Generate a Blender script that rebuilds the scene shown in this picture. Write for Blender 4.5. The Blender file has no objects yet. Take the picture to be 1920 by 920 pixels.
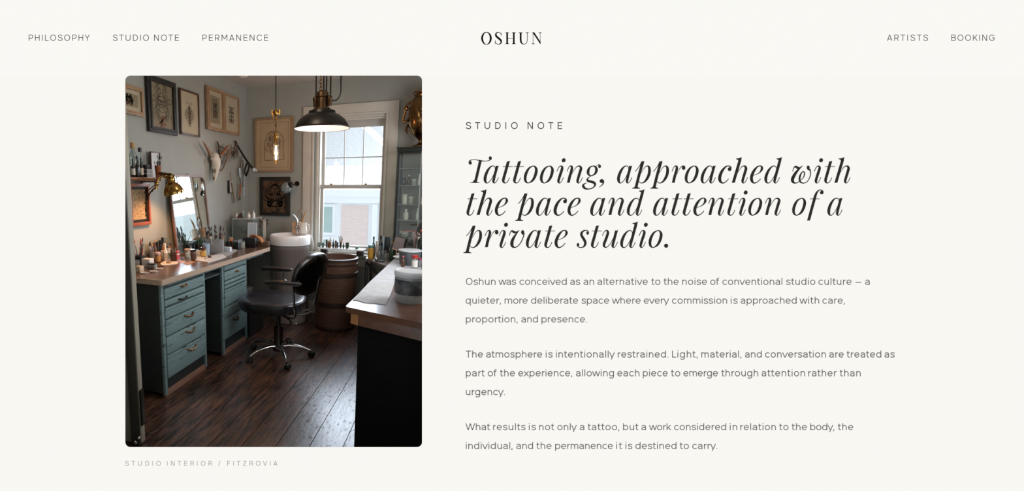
import bpy, bmesh, math, random
from mathutils import Vector, Matrix
random.seed(7)
sc = bpy.context.scene
COL = sc.collection
R = math.radians
YB, XL, XR, ZC, CH = 4.775, -2.40, 0.36, 2.62, 1.5     # back wall, left wall, right wall, ceiling, eye height
CT = 0.875                                            # worktop height
DT = 0.85                                             # desk height on the right

# ------------------------------------------------------------------ camera
FPX, PX, PY = 812.0, 513.0, 490.0
def _ray(px, py): return Vector((px-PX, -(py-PY), FPX))
_yd = _ray(868, 347).normalized()
_xd = -_ray(-1400, 350); _xd = (_xd - _xd.dot(_yd)*_yd).normalized()
_zd = _xd.cross(_yd)
if _zd.y < 0: _zd = -_zd
WM = Matrix((_xd, _yd, _zd))                          # camera (right, up, forward) -> world
def wdir(px, py): return WM @ _ray(px, py)
def on_z(px, py, z): d = wdir(px, py); t = (z-CH)/d.z; return Vector((d.x*t, d.y*t, z))
def on_x(px, py, x): d = wdir(px, py); t = x/d.x; return Vector((x, d.y*t, CH+d.z*t))
def on_y(px, py, y): d = wdir(px, py); t = y/d.y; return Vector((d.x*t, y, CH+d.z*t))
def depth(v): return (WM.transposed() @ (Vector(v)-Vector((0, 0, CH)))).z
def mper(v): return depth(v)/FPX                      # metres per photo pixel at a point
cam_d = bpy.data.cameras.new('camera'); cam = bpy.data.objects.new('camera', cam_d); COL.objects.link(cam)
cr, cu, cf = WM.col[0], WM.col[1], WM.col[2]
CM = Matrix(((cr.x, cu.x, -cf.x, 0), (cr.y, cu.y, -cf.y, 0), (cr.z, cu.z, -cf.z, CH), (0, 0, 0, 1)))
cam.matrix_world = CM
cam_d.sensor_fit = 'HORIZONTAL'; cam_d.sensor_width = 36; cam_d.lens = FPX/1920*36
cam_d.shift_x = (960-PX)/1920; cam_d.shift_y = (PY-460)/1920
cam_d.clip_start = 0.05; cam_d.clip_end = 200
sc.camera = cam

# ------------------------------------------------------------------ materials
def lin(c):
    c = c/255.0
    return c/12.92 if c <= 0.04045 else ((c+0.055)/1.055)**2.4
def rgb(*c): return (lin(c[0]), lin(c[1]), lin(c[2]), 1)
MATS = {}
def mat(name, col, rough=0.5, metal=0.0, var=0.0, scale=8.0, bump=0.0, stretch=(1, 1, 1), col2=None, thr=None, spec=0.5, emit=None, coat=0, col3=None):
    if name in MATS: return MATS[name]
    m = bpy.data.materials.new(name); m.use_nodes = True
    nt = m.node_tree; N = nt.nodes; L = nt.links
    b = N['Principled BSDF']
    b.inputs['Base Color'].default_value = rgb(*col); b.inputs['Roughness'].default_value = rough
    b.inputs['Metallic'].default_value = metal; b.inputs['Specular IOR Level'].default_value = spec
    if coat: b.inputs['Coat Weight'].default_value = coat; b.inputs['Coat Roughness'].default_value = 0.15
    if emit: b.inputs['Emission Color'].default_value = rgb(*emit[0]); b.inputs['Emission Strength'].default_value = emit[1]
    if var or bump or col2:
        tc = N.new('ShaderNodeTexCoord'); mp = N.new('ShaderNodeMapping'); mp.inputs['Scale'].default_value = stretch
        L.new(tc.outputs['Object'], mp.inputs[0])
        nz = N.new('ShaderNodeTexNoise'); nz.inputs['Scale'].default_value = scale; nz.inputs['Detail'].default_value = 7; nz.inputs['Roughness'].default_value = .62
        L.new(mp.outputs[0], nz.inputs['Vector'])
        r = N.new('ShaderNodeValToRGB')
        if col2:
            a, d = thr or (0.4, 0.65)
            r.color_ramp.elements[0].position = a; r.color_ramp.elements[1].position = d
            r.color_ramp.elements[0].color = rgb(*col); r.color_ramp.elements[1].color = rgb(*col2)
            if col3:
                for p_, c_ in ((.325, col3), (.345, col)): e = r.color_ramp.elements.new(p_); e.color = rgb(*c_)
        else:
            r.color_ramp.elements[0].position = .3; r.color_ramp.elements[1].position = .7
            c = rgb(*col)
            r.color_ramp.elements[0].color = tuple(x*(1-var) for x in c[:3])+(1,)
            r.color_ramp.elements[1].color = tuple(min(1, x*(1+var)) for x in c[:3])+(1,)
        L.new(nz.outputs['Fac'], r.inputs[0]); L.new(r.outputs[0], b.inputs['Base Color'])
        if bump:
            bp = N.new('ShaderNodeBump'); bp.inputs['Strength'].default_value = bump; bp.inputs['Distance'].default_value = .01
            L.new(nz.outputs['Fac'], bp.inputs['Height']); L.new(bp.outputs[0], b.inputs['Normal'])
    MATS[name] = m
    return m
def emis(name, col, s=1.0):
    if name in MATS: return MATS[name]
    m = bpy.data.materials.new(name); m.use_nodes = True; nt = m.node_tree; nt.nodes.clear()
    e = nt.nodes.new('ShaderNodeEmission'); e.inputs[0].default_value = rgb(*col); e.inputs[1].default_value = s
    o = nt.nodes.new('ShaderNodeOutputMaterial'); nt.links.new(e.outputs[0], o.inputs[0]); MATS[name] = m; return m
def glass(name, tint=(235, 242, 240), gloss=0.12, rough=0.03, body=0.0):
    """thin clear material: transparent with a faint reflection and, if body, some milky diffuse"""
    if name in MATS: return MATS[name]
    m = bpy.data.materials.new(name); m.use_nodes = True; nt = m.node_tree; nt.nodes.clear(); N = nt.nodes; L = nt.links
    t = N.new('ShaderNodeBsdfTransparent'); t.inputs[0].default_value = rgb(*tint)
    g = N.new('ShaderNodeBsdfGlossy'); g.inputs['Roughness'].default_value = rough
    lw = N.new('ShaderNodeLayerWeight'); lw.inputs[0].default_value = .5
    pw = N.new('ShaderNodeMath'); pw.operation = 'POWER'; pw.inputs[1].default_value = 4.0; L.new(lw.outputs['Facing'], pw.inputs[0])
    ad = N.new('ShaderNodeMath'); ad.operation = 'MULTIPLY_ADD'; ad.inputs[1].default_value = .55; ad.inputs[2].default_value = gloss; L.new(pw.outputs[0], ad.inputs[0])
    mx = N.new('ShaderNodeMixShader'); L.new(ad.outputs[0], mx.inputs[0]); L.new(t.outputs[0], mx.inputs[1]); L.new(g.outputs[0], mx.inputs[2])
    o = N.new('ShaderNodeOutputMaterial'); out = mx
    if body:
        d = N.new('ShaderNodeBsdfDiffuse'); d.inputs[0].default_value = rgb(*tint)
        m2 = N.new('ShaderNodeMixShader'); m2.inputs[0].default_value = body; L.new(mx.outputs[0], m2.inputs[1]); L.new(d.outputs[0], m2.inputs[2]); out = m2
    L.new(out.outputs[0], o.inputs[0]); MATS[name] = m; return m

def floor_mat():
    m = bpy.data.materials.new('dark_floorboards'); m.use_nodes = True; nt = m.node_tree; N = nt.nodes; L = nt.links
    b = N['Principled BSDF']
    tc = N.new('ShaderNodeTexCoord'); sp = N.new('ShaderNodeSeparateXYZ'); L.new(tc.outputs['Object'], sp.inputs[0])
    def math_(op, a, bb, clamp=False):
        n = N.new('ShaderNodeMath'); n.operation = op; n.use_clamp = clamp
        for i, v in enumerate((a, bb)):
            if isinstance(v, (int, float)): n.inputs[i].default_value = v
            elif v is not None: L.new(v, n.inputs[i])
        return n.outputs[0]
    u = math_('DIVIDE', math_('ADD', sp.outputs[0], 0.175), 0.182)
    cell = math_('FLOOR', u, None); fr = math_('FRACT', u, None)
    e1 = math_('ABSOLUTE', math_('SUBTRACT', fr, 0.5), None)
    seam = math_('GREATER_THAN', e1, 0.488)
    wn = N.new('ShaderNodeTexWhiteNoise'); wn.noise_dimensions = '1D'; L.new(cell, wn.inputs['W'])
    off = math_('MULTIPLY', wn.outputs[0], 7.0)
    cb = N.new('ShaderNodeCombineXYZ')
    L.new(math_('MULTIPLY', sp.outputs[0], 3.2), cb.inputs[0]); L.new(math_('ADD', math_('MULTIPLY', sp.outputs[1], 0.42), off), cb.inputs[1]); L.new(off, cb.inputs[2])
    wv = N.new('ShaderNodeTexNoise'); wv.inputs['Scale'].default_value = 13; wv.inputs['Detail'].default_value = 12; wv.inputs['Roughness'].default_value = .68; wv.inputs['Distortion'].default_value = .5
    L.new(cb.outputs[0], wv.inputs['Vector'])
    r = N.new('ShaderNodeValToRGB'); r.color_ramp.elements[0].position = .40; r.color_ramp.elements[1].position = .66
    r.color_ramp.elements[0].color = rgb(28, 21, 18); r.color_ramp.elements[1].color = rgb(128, 88, 66)
    L.new(wv.outputs['Fac'], r.inputs[0])
    # worn patches
    n2 = N.new('ShaderNodeTexNoise'); n2.inputs['Scale'].default_value = 2.2; n2.inputs['Detail'].default_value = 4; L.new(tc.outputs['Object'], n2.inputs['Vector'])
    r2 = N.new('ShaderNodeValToRGB'); r2.color_ramp.elements[0].position = .35; r2.color_ramp.elements[1].position = .7
    r2.color_ramp.elements[0].color = (.45, .45, .45, 1); r2.color_ramp.elements[1].color = (1.15, 1.1, 1.05, 1); L.new(n2.outputs['Fac'], r2.inputs[0])
    mu = N.new('ShaderNodeMix'); mu.data_type = 'RGBA'; mu.blend_type = 'MULTIPLY'; mu.inputs[0].default_value = 1
    L.new(r.outputs[0], mu.inputs[6]); L.new(r2.outputs[0], mu.inputs[7])
    # per board tone
    tone = math_('ADD', math_('MULTIPLY', wn.outputs[0], .7), .6)
    mt = N.new('ShaderNodeMix'); mt.data_type = 'RGBA'; mt.blend_type = 'MULTIPLY'; mt.inputs[0].default_value = 1
    cc = N.new('ShaderNodeCombineColor'); [L.new(tone, cc.inputs[i]) for i in range(3)]
    L.new(mu.outputs[2], mt.inputs[6]); L.new(cc.outputs[0], mt.inputs[7])
    ms = N.new('ShaderNodeMix'); ms.data_type = 'RGBA'; L.new(seam, ms.inputs[0]); L.new(mt.outputs[2], ms.inputs[6]); ms.inputs[7].default_value = rgb(14, 10, 9)
    L.new(ms.outputs[2], b.inputs['Base Color'])
    n3 = N.new('ShaderNodeTexNoise'); n3.inputs['Scale'].default_value = 34; n3.inputs['Detail'].default_value = 6
    m3 = N.new('ShaderNodeMapping'); m3.inputs['Scale'].default_value = (1.6, .7, 1); L.new(tc.outputs['Object'], m3.inputs[0]); L.new(m3.outputs[0], n3.inputs['Vector'])
    r3 = N.new('ShaderNodeValToRGB'); r3.color_ramp.elements[0].position = .57; r3.color_ramp.elements[1].position = .66
    r3.color_ramp.elements[0].color = (.33, .33, .33, 1); r3.color_ramp.elements[1].color = (.75, .75, .75, 1); L.new(n3.outputs['Fac'], r3.inputs[0])
    L.new(r3.outputs[0], b.inputs['Roughness']); L.new(math_('MULTIPLY', math_('SUBTRACT', 1.0, seam), .7), b.inputs['Specular IOR Level'])
    L.new(math_('MULTIPLY', math_('SUBTRACT', 1.0, seam), .50), b.inputs['Coat Weight']); b.inputs['Coat Roughness'].default_value = .27
    bp = N.new('ShaderNodeBump'); bp.inputs['Strength'].default_value = .5; bp.inputs['Distance'].default_value = .004
    hh = math_('SUBTRACT', math_('ADD', wv.outputs['Fac'], math_('MULTIPLY', n3.outputs['Fac'], .35)), math_('MULTIPLY', seam, 1.5))
    L.new(hh, bp.inputs['Height']); L.new(bp.outputs[0], b.inputs['Normal'])
    return m

# ------------------------------------------------------------------ mesh building
class MB:
    def __init__(s): s.v = []; s.f = []; s.sm = []
    def add(s, vs, fs, smooth=True, M=None):
        n = len(s.v)
        s.v += [tuple(M @ Vector(v)) if M is not None else tuple(v) for v in vs]
        s.f += [tuple(i+n for i in f) for f in fs]; s.sm += [smooth]*len(fs)
        return s
    def box(s, x0, x1, y0, y1, z0, z1, M=None, bev=0.0):
        if x0 > x1: x0, x1 = x1, x0
        if y0 > y1: y0, y1 = y1, y0
        if z0 > z1: z0, z1 = z1, z0
        if bev <= 0:
            vs = [(x, y, z) for x in (x0, x1) for y in (y0, y1) for z in (z0, z1)]
            return s.add(vs, [(0, 1, 3, 2), (4, 6, 7, 5), (0, 4, 5, 1), (2, 3, 7, 6), (0, 2, 6, 4), (1, 5, 7, 3)], False, M)
        bm = bmesh.new(); bmesh.ops.create_cube(bm, size=1)
        for v in bm.verts: v.co = Vector(((x0+x1)/2+v.co.x*(x1-x0), (y0+y1)/2+v.co.y*(y1-y0), (z0+z1)/2+v.co.z*(z1-z0)))
        bev = min(bev, .49*min(x1-x0, y1-y0, z1-z0))
        bmesh.ops.bevel(bm, geom=list(bm.edges), offset=bev, segments=2, profile=.6, affect='EDGES')
        bm.verts.index_update()
        s.add([v.co.copy() for v in bm.verts], [tuple(v.index for v in f.verts) for f in bm.faces], True, M); bm.free(); return s
    def lathe(s, prof, c=(0, 0, 0), seg=24, M=None, sx=1, sy=1, cap=True):
        vs = []; fs = []; c = Vector(c)
        for r, z in prof:
            for k in range(seg):
                a = 2*math.pi*k/seg; vs.append((c.x+r*sx*math.cos(a), c.y+r*sy*math.sin(a), c.z+z))
        for i in range(len(prof)-1):
            for k in range(seg):
                k2 = (k+1) % seg; fs.append((i*seg+k, i*seg+k2, (i+1)*seg+k2, (i+1)*seg+k))
        if cap:
            if prof[0][0] > 1e-5: fs.append(tuple(reversed(range(seg))))
            if prof[-1][0] > 1e-5: n = (len(prof)-1)*seg; fs.append(tuple(n+k for k in range(seg)))
        return s.add(vs, fs, True, M)
    def tube(s, pts, r, seg=8, M=None, flat=1.0):
        pts = [Vector(p) for p in pts]; n = len(pts)
        rs = r if isinstance(r, (list, tuple)) else [r]*n
        up = Vector((0, 0, 1)); vs = []; fs = []; prev = None
        for i, p in enumerate(pts):
            t = (pts[min(i+1, n-1)]-pts[max(i-1, 0)])
            if t.length < 1e-9: t = Vector((0, 0, 1))
            t.normalize()
            if prev is None:
                a = up if abs(t.dot(up)) < .95 else Vector((1, 0, 0)); u = t.cross(a).normalized()
            else:
                u = (prev - prev.dot(t)*t)
                u = u.normalized() if u.length > 1e-6 else t.orthogonal().normalized()
            prev = u; w = t.cross(u)
            for k in range(seg):
                q = 2*math.pi*k/seg; vs.append(p + u*rs[i]*math.cos(q) + w*rs[i]*flat*math.sin(q))
        for i in range(n-1):
            for k in range(seg):
                k2 = (k+1) % seg; fs.append((i*seg+k, i*seg+k2, (i+1)*seg+k2, (i+1)*seg+k))
        fs.append(tuple(reversed(range(seg)))); fs.append(tuple((n-1)*seg+k for k in range(seg)))
        return s.add(vs, fs, True, M)
    def ball(s, c, r, seg=16, M=None):
        rx, ry, rz = (r, r, r) if not isinstance(r, (tuple, list)) else r
        pr = [(math.sin(math.pi*i/10), -math.cos(math.pi*i/10)) for i in range(11)]
        vs = []; fs = []
        for a, z in pr:
            for k in range(seg):
                q = 2*math.pi*k/seg; vs.append((c[0]+rx*a*math.cos(q), c[1]+ry*a*math.sin(q), c[2]+rz*z))
        for i in range(10):
            for k in range(seg):
                k2 = (k+1) % seg; fs.append((i*seg+k, i*seg+k2, (i+1)*seg+k2, (i+1)*seg+k))
        return s.add(vs, fs, True, M)
    def prism(s, poly, z0, z1, M=None, smooth=False):
        n = len(poly); vs = [(x, y, z0) for x, y in poly]+[(x, y, z1) for x, y in poly]
        fs = [tuple(reversed(range(n))), tuple(range(n, 2*n))]+[(i, (i+1) % n, n+(i+1) % n, n+i) for i in range(n)]
        return s.add(vs, fs, smooth, M)
    def pad(s, a, b, layers, M=None, n=2.6, seg=40, dome=0.0):
        """stack of superellipse rings: layers = [(scale, z)]"""
        vs = []; fs = []
        for sc_, z in layers:
            for k in range(seg):
                q = 2*math.pi*k/seg; cx, sy = math.cos(q), math.sin(q)
                vs.append((a*sc_*abs(cx)**(2/n)*(1 if cx >= 0 else -1), b*sc_*abs(sy)**(2/n)*(1 if sy >= 0 else -1), z))
        for i in range(len(layers)-1):
            for k in range(seg):
                k2 = (k+1) % seg; fs.append((i*seg+k, i*seg+k2, (i+1)*seg+k2, (i+1)*seg+k))
        fs.append(tuple(reversed(range(seg)))); m = (len(layers)-1)*seg; fs.append(tuple(m+k for k in range(seg)))
        return s.add(vs, fs, True, M)
    def build(s, name, m, parent=None, bend=None):
        me = bpy.data.meshes.new(name); vs = s.v
        if bend: vs = [bend(Vector(v)) for v in vs]
        me.from_pydata([tuple(v) for v in vs], [], s.f); me.update()
        me.polygons.foreach_set('use_smooth', s.sm)
        bm = bmesh.new(); bm.from_mesh(me); bmesh.ops.recalc_face_normals(bm, faces=bm.faces); bm.to_mesh(me); bm.free()
        try: me.set_sharp_from_angle(angle=R(38))
        except Exception: pass
        me.materials.append(m)
        o = bpy.data.objects.new(name, me); COL.objects.link(o)
        if parent is not None: o.parent = parent
        return o
def T(x=0, y=0, z=0, rx=0, ry=0, rz=0, s=1):
    return Matrix.Translation((x, y, z)) @ Matrix.Rotation(R(rz), 4, 'Z') @ Matrix.Rotation(R(ry), 4, 'Y') @ Matrix.Rotation(R(rx), 4, 'X') @ Matrix.Scale(s, 4)
def tag(o, label, cat, group=None, kind=None):
    if label: o['label'] = label
    if cat: o['category'] = cat
    if group: o['group'] = group
    if kind: o['kind'] = kind
    return o
def thing(name, label, cat, loc=(0, 0, 0), rz=0, group=None, kind=None, rx=0, ry=0):
    o = bpy.data.objects.new(name, None); COL.objects.link(o); o.empty_display_size = .05
    o.location = loc; o.rotation_euler = (R(rx), R(ry), R(rz)); return tag(o, label, cat, group, kind)
def struct(o): o['kind'] = 'structure'; return o
def cr_spline(P, k=6, closed=False):
    n = len(P); out = []
    if n < 3 and not closed: return [tuple(p) for p in P]
    rng = range(n if closed else n-1)
    for i in rng:
        if closed: a, b, c, d = P[(i-1) % n], P[i], P[(i+1) % n], P[(i+2) % n]
        else: a, b, c, d = P[max(i-1, 0)], P[i], P[i+1], P[min(i+2, n-1)]
        for j in range(k):
            t = j/k
            out.append(tuple(.5*((2*b[m])+(-a[m]+c[m])*t+(2*a[m]-5*b[m]+4*c[m]-d[m])*t*t+(-a[m]+3*b[m]-3*c[m]+d[m])*t**3) for m in range(len(b))))
    if not closed: out.append(tuple(P[-1]))
    return out
# ================================================================== THE WEB PAGE (flat lit screen page, room seen through its picture opening)
PD = 1.75                                             # distance of the page plane
PS = PD/FPX
page = thing('web_page', 'off-white web page with black serif headline and grey text beside a studio picture', 'web page')
page.matrix_world = CM @ Matrix.Translation((0, 0, -PD))
def pg(px, py): return ((px-PX)*PS, -(py-PY)*PS)
def rrect(x0, y0, x1, y1, r, k=8):
    out = []
    for cx, cy, a0 in ((x1-r, y0+r, -90), (x1-r, y1-r, 0), (x0+r, y1-r, 90), (x0+r, y0+r, 180)):
        for i in range(k+1):
            a = R(a0+90*i/k); out.append((cx+r*math.cos(a), cy+r*math.sin(a)))
    return out
def ring_mesh(outer, inner, z0, z1):
    """plate with a hole; outer and inner are px loops with equal point counts"""
    n = len(inner); b = MB(); vs = []
    for z in (z1, z0):
        for loop in (outer, inner): vs += [(*pg(*p), z) for p in loop]
    fs = []
    for i in range(n):
        j = (i+1) % n
        fs += [(i, j, n+j, n+i), (2*n+i, 3*n+i, 3*n+j, 2*n+j), (n+i, n+j, 3*n+j, 3*n+i), (i, 2*n+i, 2*n+j, j)]
    b.add(vs, fs, False); return b
def outer_for(inner, x0, y0, x1, y1, cx, cy):
    out = []
    for i, (x, y) in enumerate(inner):
        k = i % 9; q = i//9
        c = ((x1, y0), (x1, y1), (x0, y1), (x0, y0))[q]
        if k == 4: out.append(c)
        elif (k < 4): out.append({0: (x, y0), 1: (x1, y), 2: (x, y1), 3: (x0, y)}[q] if k == 0 else ({0: (x1-(x1-x)*(4-k)/4*.0-0.0*(k), y0), 1: (x1, y1), 2: (x0, y1), 3: (x0, y0)}[q]))
        else: out.append({0: (x1, y), 1: (x, y1), 2: (x0, y), 3: (x, y0)}[q] if k == 8 else c)
    return out
hole = rrect(234.5, 141.0, 791.8, 838.3, 9.5)
b = ring_mesh(outer_for(hole, -30, -30, 1950, 990, 513, 490), hole, -.003, 0)
b.build('page_background', emis('page_offwhite', (248.4, 247.2, 242.5)), page)
def flat(px0, py0, px1, py1, z):
    a = pg(px0, py0); c = pg(px1, py1); return [(a[0], a[1], z), (a[0], c[1], z), (c[0], c[1], z), (c[0], a[1], z)]
MB().add(flat(-30, -30, 1950, 139.6, .0004), [(0, 1, 2, 3)], False).build('header_bar', emis('page_header', (249.6, 248.6, 244)), page)

class Ink:
    """2-D ink collected in photo-pixel coordinates on the page plane"""
    def __init__(s): s.b = MB()
    def face(s, pts): s.b.add([(*pg(*p), .0008) for p in pts], [tuple(range(len(pts)))], False)
    def ribbon(s, P, closed=False):
        n = len(P); L_, R_ = [], []
        for i in range(n):
            if closed: a, c = P[i-1], P[(i+1) % n]
            else: a, c = P[max(i-1, 0)], P[min(i+1, n-1)]
            tx, ty = c[0]-a[0], c[1]-a[1]; l = math.hypot(tx, ty) or 1; nx, ny = -ty/l, tx/l; w = P[i][2]/2
            L_.append((P[i][0]+nx*w, P[i][1]+ny*w)); R_.append((P[i][0]-nx*w, P[i][1]-ny*w))
        vs = [(*pg(*p), .0008) for p in L_+R_]
        s.b.add(vs, [(i, (i+1) % n, n+(i+1) % n, n+i) for i in range(n if closed else n-1)], False)
    def ell(s, cx, cy, rx, ry, sl=0.0):
        s.face([(cx+rx*math.cos(2*math.pi*k/24)+sl*ry*math.sin(2*math.pi*k/24), cy-ry*math.sin(2*math.pi*k/24)) for k in range(24)])
    def build(s, name, m, label=None):
        o = s.b.build(name, m, page)
        if label: o['label'] = label
        return o

# ---- italic high-contrast serif, glyph units = tenths of a pixel; strokes (x, y, width), y down from the baseline
def EX(cx): return [(cx+19, -73, 46), (cx+11, -40, 46), (cx+12, -14, 38), (cx+24, 3, 20), (cx+45, -2, 12), (cx+68, -30, 11), (cx+86, -65, 11), (cx+100, -98, 11)]
def sh(P, by): return [(p[0], p[1]-by)+tuple(p[2:]) for p in P]
GL = {}
GL['T'] = (178, [('s', sh([(391, 148, 50), (345, 345, 50), (309, 500, 50), (300, 540, 54)], 553)),
    ('p', sh([(272, 500), (258, 530), (235, 543), (197, 549), (197, 556), (375, 556), (375, 549), (340, 542), (324, 525), (325, 490)], 553)),
    ('s', sh([(182, 205, 10), (186, 175, 14), (208, 150, 16), (255, 138, 11), (310, 140, 12), (390, 153, 18), (440, 162, 14), (480, 163, 11), (520, 158, 10), (550, 148, 14), (578, 130, 20), (592, 112, 12)], 553)),
    ('e', (207, 195-553, 29, 33)), ('e', (567, 107-553, 28, 31))])
GL['a'] = (447, [('s', sh([(653, 310, 7), (651, 275, 10), (634, 254, 14), (607, 250, 14), (570, 268, 24), (525, 325, 42), (490, 400, 50), (474, 465, 52), (474, 510, 48), (487, 545, 32), (505, 557, 16), (530, 551, 13), (562, 520, 12), (597, 470, 11), (628, 405, 10), (648, 340, 8)], 553)),
    ('s', sh([(692, 250, 46), (682, 290, 46), (652, 400, 46)], 553)+EX(614)), ('p', sh([(663, 256), (690, 253), (720, 242), (712, 275), (655, 275)], 553))])
GL['i'] = (33, [('s', sh([(40, 350, 12), (55, 310, 12), (76, 272, 13), (104, 252, 16), (130, 262, 34), (134, 292, 46), (122, 340, 48), (101, 400, 48)], 553)+EX(57)), ('e', (161, 148-553, 36, 38, .1))])
GL['n'] = (215, [('s', sh([(220, 350, 12), (236, 308, 12), (258, 268, 13), (284, 250, 18), (304, 262, 36), (308, 300, 46), (290, 370, 48), (265, 455, 50), (247, 540, 50)], 553)), ('p', sh([(221, 535), (272, 545), (268, 553), (216, 553)], 553)),
    ('s', sh([(312, 392, 6), (350, 322, 9), (388, 272, 12), (424, 252, 18), (458, 262, 34), (472, 295, 46), (460, 340, 48), (440, 405, 48)], 553)+EX(399))])
GL['g'] = (485, [('c', sh([(690, 252, 16), (732, 268, 34), (750, 320, 50), (728, 385, 36), (660, 425, 16), (612, 408, 34), (598, 360, 50), (614, 300, 38), (650, 262, 20)], 553)),
    ('s', sh([(745, 252, 8), (772, 232, 9), (800, 226, 12), (825, 245, 14)], 553)), ('e', (806, 258-553, 27, 31)),
    ('s', sh([(655, 428, 8), (605, 462, 16), (586, 492, 34), (600, 520, 42), (650, 532, 44), (702, 550, 46), (724, 578, 40), (715, 612, 26), (675, 648, 18), (620, 664, 17), (560, 660, 30), (520, 630, 46), (512, 600, 40), (528, 575, 22), (570, 553, 10)], 553))])
GL[','] = (797, [('e', (845, 521-553, 40, 36)), ('s', sh([(868, 515, 34), (874, 550, 26), (848, 595, 16), (797, 632, 8)], 553))])
GL['p'] = (1392, [('s', sh([(1446, 350, 12), (1490, 300, 12), (1530, 243, 14), (1558, 195, 22), (1578, 168, 30)], 553)),
    ('s', sh([(1583, 184, 49), (1578, 200, 50), (1520, 400, 50), (1475, 580, 50), (1466, 625, 50)], 553)), ('p', sh([(1563, 170), (1612, 158), (1605, 190), (1560, 190)], 553)),
    ('p', sh([(1445, 600), (1430, 632), (1392, 646), (1392, 659), (1535, 660), (1535, 646), (1500, 636), (1487, 606)], 553)),
    ('s', sh([(1555, 380, 6), (1600, 300, 9), (1635, 262, 12), (1668, 250, 18), (1696, 275, 42), (1704, 335, 50), (1693, 405, 50), (1662, 475, 46), (1620, 530, 30), (1575, 556, 16), (1540, 553, 12), (1515, 528, 12)], 553))])
GL['r'] = (375, [('s', sh([(380, 350, 12), (396, 308, 12), (418, 268, 13), (444, 250, 18), (464, 262, 36), (468, 300, 46), (450, 370, 48), (425, 455, 50), (407, 540, 50)], 553)), ('p', sh([(381, 535), (432, 545), (428, 553), (376, 553)], 553)),
    ('s', sh([(474, 392, 6), (505, 322, 9), (540, 272, 12), (572, 252, 16), (600, 255, 20), (616, 275, 14)], 553)), ('e', (590, 288-553, 33, 34))])
GL['o'] = (610, [('c', sh([(780, 251, 14), (820, 275, 36), (836, 330, 50), (815, 425, 50), (768, 510, 38), (695, 556, 14), (648, 530, 38), (634, 465, 50), (655, 375, 48), (706, 290, 32)], 553))])
GL['c'] = (1210, [('s', sh([(1446, 305, 10), (1440, 272, 18), (1415, 253, 18), (1380, 250, 16), (1340, 270, 28), (1285, 335, 46), (1250, 410, 54), (1238, 475, 56), (1250, 525, 48), (1283, 555, 24), (1320, 552, 18), (1360, 525, 14), (1398, 482, 14)], 553)), ('e', (1417, 308-553, 34, 36))])
GL['h'] = (1455, [('s', sh([(1609, 130, 44), (1590, 190, 50), (1486, 542, 52)], 553)), ('p', sh([(1459, 535), (1512, 546), (1508, 553), (1455, 553)], 553)), ('p', sh([(1530, 117), (1590, 108), (1640, 90), (1620, 160), (1572, 165), (1568, 142), (1530, 126)], 553)),
    ('s', sh([(1553, 385, 6), (1600, 310, 9), (1636, 266, 13), (1672, 250, 18), (1700, 262, 38), (1712, 298, 48), (1700, 345, 48), (1682, 405, 48)], 553)+EX(1640))])
GL['e'] = (57, [('s', sh([(118, 418, 9), (180, 398, 11), (228, 368, 18), (262, 325, 36), (272, 288, 44), (260, 258, 28), (235, 249, 16), (190, 264, 24), (135, 325, 44), (95, 405, 52), (82, 470, 54), (93, 522, 48), (122, 555, 24), (160, 552, 18), (205, 525, 14), (246, 480, 14)], 553))])
GL['d'] = (315, [('s', sh([(533, 320, 8), (528, 280, 10), (505, 255, 14), (475, 252, 15), (435, 275, 26), (388, 335, 42), (354, 410, 50), (340, 470, 52), (342, 515, 46), (358, 548, 28), (385, 557, 15), (412, 546, 13), (450, 505, 12), (488, 440, 11), (520, 360, 9)], 553)),
    ('s', sh([(602, 130, 44), (584, 190, 50), (527, 400, 48)], 553)+EX(487)), ('p', sh([(530, 117), (585, 108), (635, 88), (615, 165), (570, 165), (566, 142), (530, 126)], 553))])
GL['w'] = (790, [('s', sh([(822, 350, 12), (836, 305, 13), (858, 268, 22), (885, 266, 38), (912, 282, 44), (945, 284, 28), (975, 268, 14), (1003, 243, 8)], 553)),
    ('s', sh([(998, 250, 10), (950, 292, 26), (890, 360, 44), (845, 430, 56), (820, 492, 58), (830, 535, 48), (868, 558, 20), (908, 550, 14), (945, 527, 13)], 553)),
    ('s', sh([(975, 500, 12), (1010, 465, 14), (1034, 415, 20), (1034, 370, 22), (1015, 349, 14), (985, 372, 20), (958, 425, 32), (948, 480, 34), (958, 528, 34), (985, 552, 22), (1030, 558, 15), (1080, 535, 14), (1120, 480, 15), (1143, 410, 17), (1143, 350, 20), (1130, 300, 24)], 553)), ('e', (1103, 278-553, 28, 36)), ('s', sh([(1090, 290, 30), (1110, 312, 30), (1138, 330, 14)], 553))])
GL['t'] = (778, [('s', sh([(889, 182, 49), (884, 200, 50), (843, 350, 50), (806, 480, 50), (802, 520, 46), (812, 546, 30), (835, 556, 16), (865, 545, 13), (890, 512, 12), (905, 480, 12), (914, 458, 12)], 553)), ('p', sh([(868, 170), (922, 156), (912, 200), (860, 200)], 553)), ('p', sh([(792, 254), (972, 254), (972, 266), (792, 266)], 553))])
GL['f'] = (1082, [('s', sh([(1113, 645, 51), (1165, 450, 50), (1215, 270, 50), (1235, 200, 44), (1262, 145, 32), (1295, 112, 18), (1330, 106, 16), (1362, 122, 18), (1376, 150, 12)], 557)), ('e', (1347, 153-557, 33, 33)), ('p', sh([(1088, 630), (1138, 642), (1134, 655), (1083, 660)], 557)), ('p', sh([(1135, 259), (1310, 259), (1310, 271), (1135, 271)], 557))])
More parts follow.
